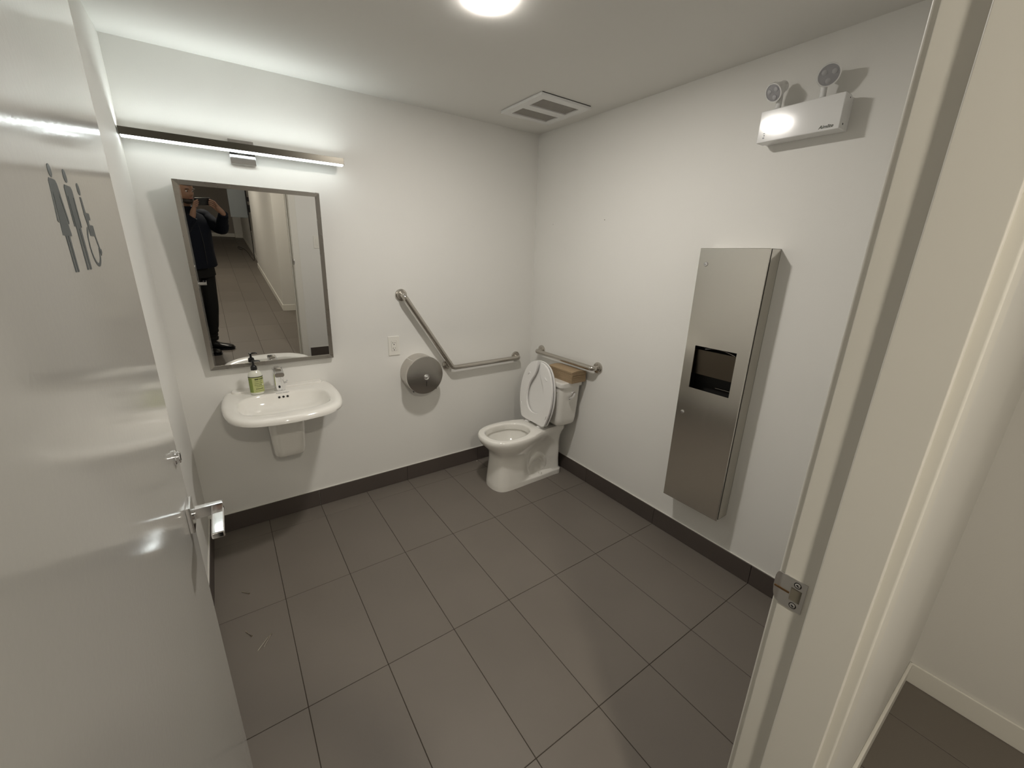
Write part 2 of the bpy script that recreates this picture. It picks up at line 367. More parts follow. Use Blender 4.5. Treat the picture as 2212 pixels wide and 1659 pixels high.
# restroom pictogram in flat vinyl on the leaf: local (y, z) metres
def vinyl(name, polys, parent=door):
    bm = B(); x0, x1 = XLEAF + 0.0001, XLEAF + 0.0004
    for p in polys: poly_prism(bm, p, lambda q: (x0, q[0], q[1]), lambda q: (x1, q[0], q[1]))
    return obj(name, bm, 'symbol', parent, smooth=False)
def disc(cy, cz, r, n=20): return [(cy + r * math.cos(2 * PI * i / n), cz + r * math.sin(2 * PI * i / n)) for i in range(n)]
def offp(pts, y, z, s=1.0): return [(y + a * s, z + b * s) for a, b in pts]
def woman(y):
    P = [disc(y, 1.7135, 0.0066)]
    P.append(offp([(-0.0110, 0), (0.0110, 0), (0.0150, -0.0035), (0.0200, -0.028), (0.0235, -0.043), (0.0195, -0.045), (0.0145, -0.026), (0.0108, -0.013), (0.0105, -0.020), (0.0185, -0.058),
              (0.0085, -0.058), (0.0080, -0.097), (0.0020, -0.097), (0.0014, -0.058), (-0.0014, -0.058), (-0.0020, -0.097), (-0.0080, -0.097), (-0.0085, -0.058), (-0.0185, -0.058),
              (-0.0105, -0.020), (-0.0108, -0.013), (-0.0145, -0.026), (-0.0195, -0.045), (-0.0235, -0.043), (-0.0200, -0.028), (-0.0150, -0.0035)], y, 1.7055))
    return P
def man(y):
    P = [disc(y, 1.7155, 0.0074)]
    P.append(offp([(-0.0130, 0), (0.0130, 0), (0.0175, -0.0035), (0.0180, -0.046), (0.0140, -0.046), (0.0130, -0.012), (0.0112, -0.012), (0.0112, -0.096), (0.0026, -0.096), (0.0014, -0.048),
              (-0.0014, -0.048), (-0.0026, -0.096), (-0.0112, -0.096), (-0.0112, -0.012), (-0.0130, -0.012), (-0.0140, -0.046), (-0.0180, -0.046), (-0.0175, -0.0035)], y, 1.7050))
    return P
vinyl('woman_symbol', woman(-2.0125)); vinyl('man_symbol', man(-1.9525))
def wheel(y):
    P = [disc(-1.900, 1.7065, 0.0072)]
    P.append([(-1.9045, 1.697), (-1.8960, 1.697), (-1.8935, 1.679), (-1.8760, 1.679), (-1.8760, 1.6705), (-1.8885, 1.6705), (-1.8885, 1.6640), (-1.8700, 1.6640), (-1.8690, 1.650),
              (-1.8600, 1.632), (-1.8560, 1.6335), (-1.8545, 1.6285), (-1.8630, 1.6245), (-1.8750, 1.6500), (-1.8990, 1.6500), (-1.9010, 1.664), (-1.9045, 1.675)])
    n = 30; a0, a1 = math.radians(118), math.radians(352); cy, cz, ro, ri = -1.8935, 1.6375, 0.0268, 0.0222
    arc = [(cy + ro * math.cos(a0 + (a1 - a0) * i / n), cz + ro * math.sin(a0 + (a1 - a0) * i / n)) for i in range(n + 1)]
    arc += [(cy + ri * math.cos(a1 - (a1 - a0) * i / n), cz + ri * math.sin(a1 - (a1 - a0) * i / n)) for i in range(n + 1)]
    P.append(arc); return P
vinyl('wheelchair_symbol', wheel(-1.902))

# ================================================================== CEILING THINGS
def disc_light(name, label, x, y, m, r=0.070):
    t = thing(name, label, 'ceiling light', (x, y, H), 'round ceiling lights')
    bm = B(); lathe(bm, [(r + 0.003, 0), (r + 0.003, -0.003), (r + 0.001, -0.0045), (r + 0.0005, -0.001)], (x, y, H), (0, 0, 1), 48); obj('lamp_rim', bm, 'whiteplastic', t)
    bm = B(); lathe(bm, [(r, -0.002), (r, -0.0062), (r * 0.97, -0.0072), (r * 0.7, -0.0078), (0.001, -0.008)], (x, y, H), (0, 0, 1), 48); obj('diffuser', bm, m, t)
disc_light('ceiling_light', 'round flush LED ceiling light glowing in the middle of the restroom ceiling', -1.165, -1.190, 'ceil_lamp')
disc_light('ceiling_light', 'round LED ceiling light in the hall just behind the photographer', -1.95, -3.6, 'hall_lamp', 0.085)
disc_light('ceiling_light', 'round LED ceiling light far down the hall', -2.2, -6.6, 'hall_lamp', 0.085)
def vent():
    t = thing('exhaust_vent', 'white square exhaust fan grille in the ceiling near the corner', 'vent', (-0.32, -0.46, H))
    x0, x1, y0, y1 = -0.505, -0.135, -0.662, -0.262; z0 = H - 0.016
    gx0, gx1 = -0.456, -0.183
    g = [(-0.612, -0.486), (-0.424, -0.306)]
    bm = B()
    for a in ((x0, gx0, y0, y1), (gx1, x1, y0, y1), (gx0, gx1, y0, g[0][0]), (gx0, gx1, g[0][1], g[1][0]), (gx0, gx1, g[1][1], y1)): box(bm, a[0], a[1], a[2], a[3], z0, H - 0.002)
    bmesh.ops.remove_doubles(bm, verts=bm.verts, dist=1e-5)
    obj('vent_frame', bm, 'whiteplastic', t, smooth=False)
    bm = B(); box(bm, x0 + 0.004, x1 - 0.004, y0 - 0.002, y1 + 0.002, H - 0.003, H + 0.0); obj('vent_backing', bm, 'dark', t, smooth=False)
    for a, b in g:
        bm = B(); n = 15
        for i in range(n):
            y = a + (b - a) * (i + 0.5) / n; box(bm, gx0, gx1, y - 0.0026, y + 0.0026, H - 0.010, H - 0.006)
        for i in range(23):
            x = gx0 + (gx1 - gx0) * (i + 0.5) / 23; box(bm, x - 0.0022, x + 0.0022, a, b, H - 0.0095, H - 0.0065)
        obj('vent_grille', bm, mat('grille_mesh', (0.36, 0.34, 0.31), 0.6), t, smooth=False)
vent()

# ================================================================== BACK WALL THINGS
def vanity_light():
    t = thing('vanity_light', 'long slim linear light bar glowing above the mirror', 'wall light', (-1.89, 0, 2.10))
    xl, xr = XL + 0.004, -1.424; y0, y1 = -0.102, -0.066; z0, z1 = 2.096, 2.127
    bm = B(); box(bm, xl, xr, y0, y0 + 0.003, z0, z1, 0.0007, 1); box(bm, xl, xr, y1 - 0.003, y1, z0 - 0.002, z1, 0.0007, 1)
    box(bm, xl, xl + 0.004, y0 + 0.003, y1 - 0.003, z0, z1); box(bm, xr - 0.004, xr, y0 + 0.003, y1 - 0.003, z0, z1)
    obj('bar_housing', bm, 'barhousing', t)
    bm = B(); box(bm, xl + 0.004, xr - 0.004, y0 + 0.003, y1 - 0.003, z0 - 0.0065, z0 + 0.006, 0.002, 2); obj('diffuser', bm, 'diff_down', t, smooth=False)
    bm = B(); box(bm, xl + 0.004, xr - 0.004, y0 + 0.003, y1 - 0.003, z0 + 0.010, z0 + 0.014); obj('diffuser', bm, 'diff_up', t, smooth=False)
    bm = B(); box(bm, -1.948, -1.838, -0.022, 0, 2.046, 2.156, 0.0015, 2); obj('wall_canopy', bm, 'chrome', t)
    bm = B(); box(bm, -1.915, -1.870, -0.067, -0.02, 2.100, 2.122, 0.001, 1); obj('mounting_arm', bm, 'chrome', t)
vanity_light()

def mirror():
    t = thing('wall_mirror', 'tall rectangular mirror in a thin steel frame, tilted forward above the sink', 'mirror', (-1.883, 0, 1.01))
    a = math.radians(4.85); yw = math.radians(-0.3)
    R = Matrix.Translation((-1.883, -0.0254, 1.010)) @ Matrix.Rotation(-yw, 4, 'Z') @ Matrix.Rotation(a, 4, 'X')
    W2, Ht = 0.3125, 0.932      # local: x across, z up, y=0 face, room is -y
    def lb(bm, *v, **k): box(bm, *v, mtx=R, **k)
    fw = 0.021
    def bar(pts_in, pts_out):
        bm = B()
        (a0, b0), (a1, b1) = pts_in; (c0, d0), (c1, d1) = pts_out
        r0 = [Vector((c0, 0.012, d0)), Vector((c0, -0.006, d0)), Vector((a0, -0.004, b0)), Vector((a0, 0.004, b0))]
        r1 = [Vector((c1, 0.012, d1)), Vector((c1, -0.006, d1)), Vector((a1, -0.004, b1)), Vector((a1, 0.004, b1))]
        loft(bm, [[R @ p for p in r0], [R @ p for p in r1]]); return bm
    i0, i1, j0, j1 = -W2 + fw, W2 - fw, fw, Ht - fw
    for pi, po in ((((i0, j0), (i1, j0)), ((-W2, 0), (W2, 0))), (((i0, j1), (i1, j1)), ((-W2, Ht), (W2, Ht))),
                   (((i0, j0), (i0, j1)), ((-W2, 0), (-W2, Ht))), (((i1, j0), (i1, j1)), ((W2, 0), (W2, Ht)))):
        obj('mirror_frame', bar(pi, po), 'frame', t, smooth=False)
    bm = B(); vs = [bm.verts.new(R @ Vector(p)) for p in ((i0 - 0.002, 0.0, j0 - 0.002), (i1 + 0.002, 0.0, j0 - 0.002), (i1 + 0.002, 0.0, j1 + 0.002), (i0 - 0.002, 0.0, j1 + 0.002),
                                                          (i0 - 0.002, 0.005, j0 - 0.002), (i1 + 0.002, 0.005, j0 - 0.002), (i1 + 0.002, 0.005, j1 + 0.002), (i0 - 0.002, 0.005, j1 + 0.002))]
    for f in ((0, 1, 2, 3), (7, 6, 5, 4), (0, 4, 5, 1), (1, 5, 6, 2), (2, 6, 7, 3), (3, 7, 4, 0)): bm.faces.new([vs[i] for i in f])
    obj('mirror_glass', bm, 'mirror', t, smooth=False)
    # wedge-shaped steel back box between the tilted frame and the wall
    bm = B(); e = 0.006
    P = [R @ Vector(p) for p in ((-W2 + e, 0.006, 0.004), (W2 - e, 0.006, 0.004), (W2 - e, 0.006, Ht - 0.004), (-W2 + e, 0.006, Ht - 0.004))]
    Q = [Vector((p.x, -0.0005, p.z)) for p in P]
    va = [bm.verts.new(p) for p in P]; vb = [bm.verts.new(p) for p in Q]
    for i in range(4): bm.faces.new((va[i], va[(i + 1) % 4], vb[(i + 1) % 4], vb[i]))
    bm.faces.new(va[::-1]); bm.faces.new(vb); obj('back_box', bm, 'frame', t, smooth=False)
mirror()

XS = -1.888
def sink():
    t = thing('wall_sink', 'white wall-hung porcelain sink with half shroud under the mirror', 'sink', (XS, 0, 0.47))
    half = [(0.0, 0.0), (0.13, 0.0), (0.235, 0.0), (0.268, -0.016), (0.281, -0.07), (0.287, -0.16), (0.286, -0.26), (0.272, -0.365), (0.236, -0.455), (0.165, -0.508), (0.08, -0.528)]
    half = [(a, b if b > -0.25 else -0.25 + (b + 0.25) * 1.13) for a, b in half]
    ctrl = half + [(0.0, -0.571)] + [(-a, b) for a, b in half[:0:-1]]
    N = 96; base = catmull([(a, b, 0) for a, b in ctrl], N)
    def ring(z, k, inset=0.0, yc=-0.25, ky=None, back=True):
        ky = k if ky is None else ky; out = []
        for p in base:
            x = p.x * k; y = yc + (p.y - yc) * ky
            v = Vector((p.x, p.y + 0.26)); l = v.length or 1
            x -= inset * p.x / l; y -= inset * (p.y + 0.26) / l
            if p.y > -0.03 and back: y = min(-0.0005, p.y * 1.0 - (0 if inset < 0.004 else 0))
            out.append(Vector((XS + x, min(y, -0.0005), z)))
        return out
    # inner basin: rounded oblong sharing the ring parameter
    def basin(z, ins):
        out = []
        a, b = 0.218 - ins, 0.170 - ins * 0.8
        for p in base:
            th = math.atan2(p.y + 0.28, p.x); c, s = math.cos(th), math.sin(th); n = 3.0
            r = (abs(c / a) ** n + abs(s / b) ** n) ** (-1 / n)
            out.append(Vector((XS + r * c, -0.306 + r * s, z)))
        return out
    bm = B()
    rings = [ring(0.720, 0.30, 0, -0.15, 0.24), ring(0.735, 0.34, 0, -0.15, 0.30), ring(0.765, 0.46, 0, -0.17, 0.42), ring(0.788, 0.66, 0, -0.2, 0.60), ring(0.804, 0.82, 0, -0.22, 0.73), ring(0.817, 0.92, 0, -0.25, 0.84), ring(0.826, 0.975, 0, -0.25, 0.93), ring(0.835, 1.0), ring(0.845, 1.0, 0.0),
             ring(0.855, 1.0, 0.004), ring(0.862, 1.0, 0.012), ring(0.866, 1.0, 0.024), ring(0.8672, 1.0, 0.038),
             basin(0.8665, -0.012), basin(0.8650, -0.004), basin(0.861, 0.002), basin(0.852, 0.007), basin(0.825, 0.021), basin(0.803, 0.044), basin(0.790, 0.074), basin(0.785, 0.105), basin(0.783, 0.135)]
    loft(bm, rings, True, True)
    obj('basin', bm, 'porcelain', t, angle=60)
    # raised back ledge
    bm = B()
    rr = []
    for z, g in ((0.864, 0.0), (0.871, 0.0), (0.875, 0.002), (0.877, 0.007)):
        pts = rrect(0.47 - 2 * g, 0.072 - 2 * g, 0.028 - g, 8); rr.append([Vector((XS + x, min(-0.0006, -0.020 + y), z)) for x, y in pts])
    loft(bm, rr); obj('back_ledge', bm, 'porcelain', t, angle=50)
    # half shroud
    bm = B(); rr = []
    for z, hw, d, r in ((0.770, 0.095, 0.190, 0.045), (0.735, 0.094, 0.232, 0.045), (0.70, 0.092, 0.229, 0.045), (0.62, 0.087, 0.222, 0.045), (0.54, 0.082, 0.214, 0.044), (0.505, 0.078, 0.206, 0.042), (0.490, 0.070, 0.195, 0.038), (0.482, 0.055, 0.175, 0.03), (0.480, 0.035, 0.15, 0.02)):
        pts = rrect(2 * hw, 2 * d, r, 8); rr.append([Vector((XS - 0.002 + x, min(-0.0006, y), z)) for x, y in pts])
    loft(bm, rr); obj('shroud', bm, 'porcelain', t, angle=50)
    # overflow holes on the back slope of the basin
    for dx in (-0.021, 0.0, 0.021):
        bm = B(); lathe(bm, [(0.0062, 0), (0.0062, 0.0010)], (XS + 0.006 + dx, -0.1475, 0.8415), (0, -0.93, 0.37), 20); obj('overflow_hole', bm, 'dark', t)
    bm = text_bm('American Standard', 0.0085, lambda c: Vector((XS + 0.005 + c.x, -0.1385 + c.y * 0.55, 0.8635 + c.y * 0.55 + c.z + 0.0004)))
    obj('maker_mark', bm, mat('grey_print', (0.16, 0.17, 0.20), 0.5), t, smooth=False)
    bm = B(); lathe(bm, [(0.021, 0), (0.021, 0.0015), (0.017, 0.003), (0.015, 0.001)], (XS, -0.306, 0.783), (0, 0, 1), 28); obj('drain', bm, 'chrome', t)
    # sensor faucet
    fx, fy = -1.890, -0.088
    bm = B()
    prof = [(0.0295, 0.8665), (0.0295, 0.870), (0.0285, 0.872), (0.0280, 0.90), (0.0272, 0.94), (0.0262, 0.982), (0.0260, 0.993)]
    rings = []
    for r, z in prof: rings.append([Vector((fx + r * math.cos(2 * PI * i / 40), fy - (z - 0.866) * 0.10 + r * math.sin(2 * PI * i / 40), z)) for i in range(40)])
    # slanted domed top
    for k, (s, dz) in enumerate(((0.98, 0.999), (0.90, 1.004), (0.70, 1.007), (0.40, 1.0085), (0.05, 1.009))):
        rings.append([Vector((fx + 0.0260 * s * math.cos(2 * PI * i / 40), fy - 0.0132 + 0.0260 * s * math.sin(2 * PI * i / 40), dz + 0.10 * (0.0260 * s * math.sin(2 * PI * i / 40)))) for i in range(40)])
    loft(bm, rings)
    fa = obj('faucet', bm, 'chrome', t, angle=50)
    bm = B(); pth = [(fx, fy - 0.004, 0.993), (fx, fy - 0.050, 0.992), (fx, fy - 0.085, 0.989), (fx, fy - 0.115, 0.984)]
    rings = []
    for i, p in enumerate(pth):
        w, h = ((0.0240, 0.0135), (0.0240, 0.0130), (0.0235, 0.0125), (0.0225, 0.0115))[i]
        rings.append([Vector((p[0] + a, p[1], p[2] + b)) for a, b in rrect(2 * w, 2 * h, h * 0.8, 5)])
    loft(bm, rings); obj('spout', bm, 'chrome', fa, angle=40)
    bm = B(); sph(bm, (fx - 0.002, fy - 0.0310, 0.8945), 0.0068, (0.85, 0.35, 1.25), 16); obj('sensor_eye', bm, 'black', fa)
    bm = B(); cyl(bm, (fx + 0.020, fy - 0.004, 0.905), (fx + 0.040, fy - 0.004, 0.905), 0.0095, 0.0085, 20); tube(bm, [(fx + 0.034, fy - 0.006, 0.908), (fx + 0.038, fy - 0.020, 0.918), (fx + 0.040, fy - 0.030, 0.926)], 0.0038, 10)
    obj('mixing_lever', bm, 'chrome', fa)
sink()

def soap():
    x, y, z = -2.000, -0.104, 0.8672
    t = thing('soap_bottle', 'pump bottle of liquid hand soap with green label on the sink deck', 'soap bottle', (x, y, z))
    ky = 0.72
    def lr(prof, n=48): return [[Vector((x + r * math.cos(2 * PI * i / n), y + r * ky * math.sin(2 * PI * i / n) if r > 0.02 else y + r * math.sin(2 * PI * i / n), z + h)) for i in range(n)] for r, h in prof]
    bm = B(); loft(bm, lr([(0.028, 0), (0.0325, 0.002), (0.034, 0.006), (0.034, 0.106), (0.0335, 0.112), (0.031, 0.121), (0.026, 0.128), (0.0201, 0.133), (0.0150, 0.136), (0.0150, 0.140)]))
    obj('bottle_body', bm, 'bottle', t, angle=50)
    def shell(z0, z1, a0, a1, off, m, name, par, n=40):
        bm = B(); r = []
        for k in range(n + 1):
            a = a0 + (a1 - a0) * k / n; o = 0.034 + off
            r.append([Vector((x + (0.034 + q) * math.cos(a), y + (0.034 * ky + q) * math.sin(a), z + h)) for q, h in ((0.0001, z0), (off, z0), (off, z1), (0.0001, z1))])
        loft(bm, r); return obj(name, bm, m, par, angle=40)
    lab = shell(0.014, 0.103, -PI * 1.03, PI * 0.03, 0.0006, 'label', 'front_label', t)
    shell(0.016, 0.096, -PI * 1.0, -PI * 0.685, 0.0009, 'label2', 'label_panel', lab)
    shell(0.099, 0.1035, -PI * 1.03, PI * 0.03, 0.0010, 'ink', 'label_band', lab)
    def place(cz, a0):
        def f(c):
            a = a0 + c.x / 0.030; q = 0.0009 + c.z
            return Vector((x + (0.034 + q) * math.cos(a), y + (0.034 * ky + q) * math.sin(a), z + cz + c.y))
        return f
    A = -PI / 2 + 0.32
    for s, size, cz, bd in (("MRS.", 0.0060, 0.0885, 0.0001), ("CLEAN DAY", 0.0062, 0.0765, 0), ("HAND SOAP", 0.0060, 0.0655, 0), ("LEMON VERBENA", 0.0048, 0.0560, 0), ("w/ ESSENTIAL OILS", 0.0040, 0.0470, 0), ("12.5 FL OZ (370 mL)", 0.0042, 0.0225, 0)):
        obj('label_text', text_bm(s, size, place(cz, A - (0.33 if s == 'MRS.' else 0)), bold=bd), 'ink', lab, smooth=False)
    obj('label_text', text_bm("MEYER'S", 0.0125, place(0.0885, A + 0.28), bold=0.0003), 'ink', lab, smooth=False)
    bm = B()
    for i in range(6):
        a = A - 0.42 + i * 0.18
        poly_prism(bm, [(-0.0017, -0.002), (0.0017, -0.002), (0.0017, 0.0015), (0, 0.003), (-0.0017, 0.0015)], lambda q: place(0.0345, a)(Vector((q[0], q[1], 0))), lambda q: place(0.0345, a)(Vector((q[0], q[1], 0.0004))))
    obj('label_icon_row', bm, 'ink', lab, smooth=False)
    bm = B(); poly_prism(bm, [(0.0042 * math.cos(i * PI / 10) * (1 if i % 2 else 0.8), 0.0042 * math.sin(i * PI / 10) * (1 if i % 2 else 0.8)) for i in range(20)],
                         lambda q: place(0.0555, A + 0.62)(Vector((q[0], q[1], 0))), lambda q: place(0.0555, A + 0.62)(Vector((q[0], q[1], 0.0006))))
    obj('label_daisy', bm, 'bottle', lab, smooth=False)
    zt = z + 0.139
    bm = B(); lathe(bm, [(0.0155, 0), (0.0158, 0.002), (0.0155, 0.016), (0.0115, 0.023), (0.0085, 0.026)], (x, y, zt), n=28)
    lathe(bm, [(0.0062, 0.024), (0.0055, 0.036), (0.0052, 0.044), (0.0085, 0.046), (0.0098, 0.049), (0.0085, 0.052)], (x, y, zt), n=24)
    tube(bm, [(x - 0.008, y, zt + 0.049), (x + 0.010, y - 0.001, zt + 0.0495), (x + 0.026, y - 0.003, zt + 0.0485), (x + 0.034, y - 0.004, zt + 0.0455)], [0.0045, 0.0042, 0.0034, 0.003], 10)
    obj('pump', bm, 'black', t, angle=40)
soap()

def outlet():
    xc, zc = -1.176, 1.038
    t = thing('power_outlet', 'white duplex power outlet left of the toilet paper dispenser', 'outlet', (xc, 0, zc))
    bm = B(); box(bm, xc - 0.0385, xc + 0.0385, -0.006, 0, zc - 0.0655, zc + 0.0655, 0.003, 3); obj('cover_plate', bm, 'outletplastic', t)
    bm = B(); box(bm, xc - 0.0175, xc + 0.0175, -0.0072, -0.005, zc - 0.034, zc + 0.034, 0.0008, 2); r = obj('receptacle', bm, 'outletplastic', t)
    bm = B(); box(bm, xc - 0.0185, xc + 0.0185, -0.0062, -0.005, zc - 0.035, zc + 0.035); obj('receptacle_gap', bm, mat('outlet_gap', (0.35, 0.33, 0.29), 0.6), r, smooth=False)
    for dz in (0.0185, -0.0185):
        bm = B()
        box(bm, xc - 0.0085, xc - 0.0060, -0.0076, -0.0068, zc + dz - 0.0015, zc + dz + 0.0085); box(bm, xc + 0.0058, xc + 0.0080, -0.0076, -0.0068, zc + dz - 0.0005, zc + dz + 0.0075)
        cyl(bm, (xc, -0.0076, zc + dz - 0.0085), (xc, -0.0068, zc + dz - 0.0085), 0.0034, n=16)
        obj('socket_slots', bm, 'dark', r, smooth=False)
outlet()

def paper_drum():
    xc, zc, R = -1.010, 0.835, 0.1335
    t = thing('toilet_paper_dispenser', 'round stainless jumbo toilet paper dispenser on the back wall', 'paper dispenser', (xc, 0, zc))
    a0, a1 = math.radians(-60), math.radians(240); n = 72
    bm = B()   # drum wall open at the bottom
    rr = []
    for k in range(n + 1):
        a = a0 + (a1 - a0) * k / n; c, s = math.cos(a), math.sin(a)
        rr.append([Vector((xc + r * c, y, zc + r * s)) for r, y in ((R - 0.0015, -0.0005), (R - 0.0005, -0.0005), (R - 0.0005, -0.110), (R - 0.002, -0.110))])
    loft(bm, rr); obj('drum', bm, 'steel_h', t, angle=40)
    bm = B(); lathe(bm, [(R - 0.004, 0), (R - 0.004, 0.003)], (xc, 0, zc), (0, -1, 0), 72); obj('back_plate', bm, 'steel_h', t)
    bm = B(); lathe(bm, [(0.052, 0.004), (0.085, 0.004), (0.085, 0.098), (0.052, 0.098)], (xc, -0.004, zc), (0, -1, 0), 48, cap=False); obj('paper_roll', bm, mat('tissue', (0.8, 0.79, 0.76), 0.9), t)
    bm = B(); lathe(bm, [(R - 0.001, 0.104), (R + 0.0005, 0.106), (R + 0.0005, 0.121), (R - 0.0015, 0.1245), (R - 0.004, 0.1255), (R * 0.5, 0.1258), (0.001, 0.126)], (xc, 0, zc), (0, -1, 0), 96)
    co = obj('front_cover', bm, mat('steel_cover', (0.64, 0.615, 0.58), 0.15, 1.0, bump=0.010, bscale=50, stretch=(0.25, 0.25, 6), rvar=0.02), t, angle=30)
    bm = B(); box(bm, xc - R * 0.60, xc - R * 0.60 + 0.002, -0.11, -0.001, zc + R * 0.78, zc + R * 0.815, mtx=None); obj('drum_seam', bm, 'chrome', t, smooth=False)
    lx, lz = xc + 0.008, zc - 0.012
    bm = B(); lathe(bm, [(0.0195, 0.1255), (0.0195, 0.128), (0.017, 0.129), (0.014, 0.127), (0.0125, 0.127), (0.0125, 0.129), (0.008, 0.1335), (0.003, 0.1345), (0.001, 0.1345)], (lx, 0, lz), (0, -1, 0), 36); lk = obj('lock', bm, 'chrome', t)
    bm = B(); box(bm, lx - 0.0022, lx + 0.0022, -0.1268, -0.1255, lz - 0.068, lz - 0.030, 0.0006, 1); obj('sight_slot', bm, 'dark', co, smooth=False)
    for a in (-128, -52):
        bm = B(); ca, sa = math.cos(math.radians(a)), math.sin(math.radians(a)); px, pz = xc + R * ca, zc + R * sa
        sgn = 1 if ca > 0 else -1
        poly_prism(bm, [(0, 0.006), (sgn * 0.012, 0.010), (sgn * 0.002, -0.010)], lambda q: (px + q[0] * 0.7, -0.100, pz + q[1]), lambda q: (px + q[0] * 0.7, -0.117, pz + q[1])); obj('tear_tooth', bm, 'dark', t, smooth=False)
paper_drum()

def flange(bm, c, ax, r=0.0395):
    lathe(bm, [(r, 0), (r, 0.006), (r - 0.002, 0.0095), (r - 0.010, 0.012), (0.0225, 0.0125), (0.0215, 0.020), (0.0175, 0.021)], c, ax, 40)
def grab_bars():
    t = thing('grab_bar', 'bent stainless grab bar sloping down then level on the back wall', 'grab bar', (-0.70, 0, 0.85), 'stainless grab bars')
    o = -0.058; r = 0.0178
    bm = B(); tube(bm, fillet([(-1.107, -0.004, 1.375), (-1.107, o, 1.374), (-0.764, o, 0.843), (-0.160, o, 0.849), (-0.160, -0.004, 0.849)], 0.045, 10), r, 24); obj('rail', bm, 'steel_bar', t)
    bm = B(); tube(bm, [(-0.783, -0.004, 0.856), (-0.781, -0.03, 0.868), (-0.779, o + 0.004, 0.886)], 0.013, 20); obj('support_post', bm, 'steel_bar', t)
    for c in ((-1.107, 0, 1.375), (-0.783, 0, 0.854), (-0.160, 0, 0.849)):
        bm = B(); flange(bm, c, (0, -1, 0)); obj('flange', bm, 'steel_bar', t, angle=30)
    t = thing('grab_bar', 'short straight stainless grab bar on the right wall behind the toilet tank', 'grab bar', (0, -0.46, 0.91), 'stainless grab bars')
    bm = B(); tube(bm, fillet([(-0.004, -0.150, 0.913), (o, -0.150, 0.910), (o, -0.777, 0.910), (-0.004, -0.777, 0.909)], 0.045, 10), r, 24); obj('rail', bm, 'steel_bar', t)
    for c in ((0, -0.150, 0.913), (0, -0.777, 0.909)):
        bm = B(); flange(bm, c, (-1, 0, 0)); obj('flange', bm, 'steel_bar', t, angle=30)
grab_bars()

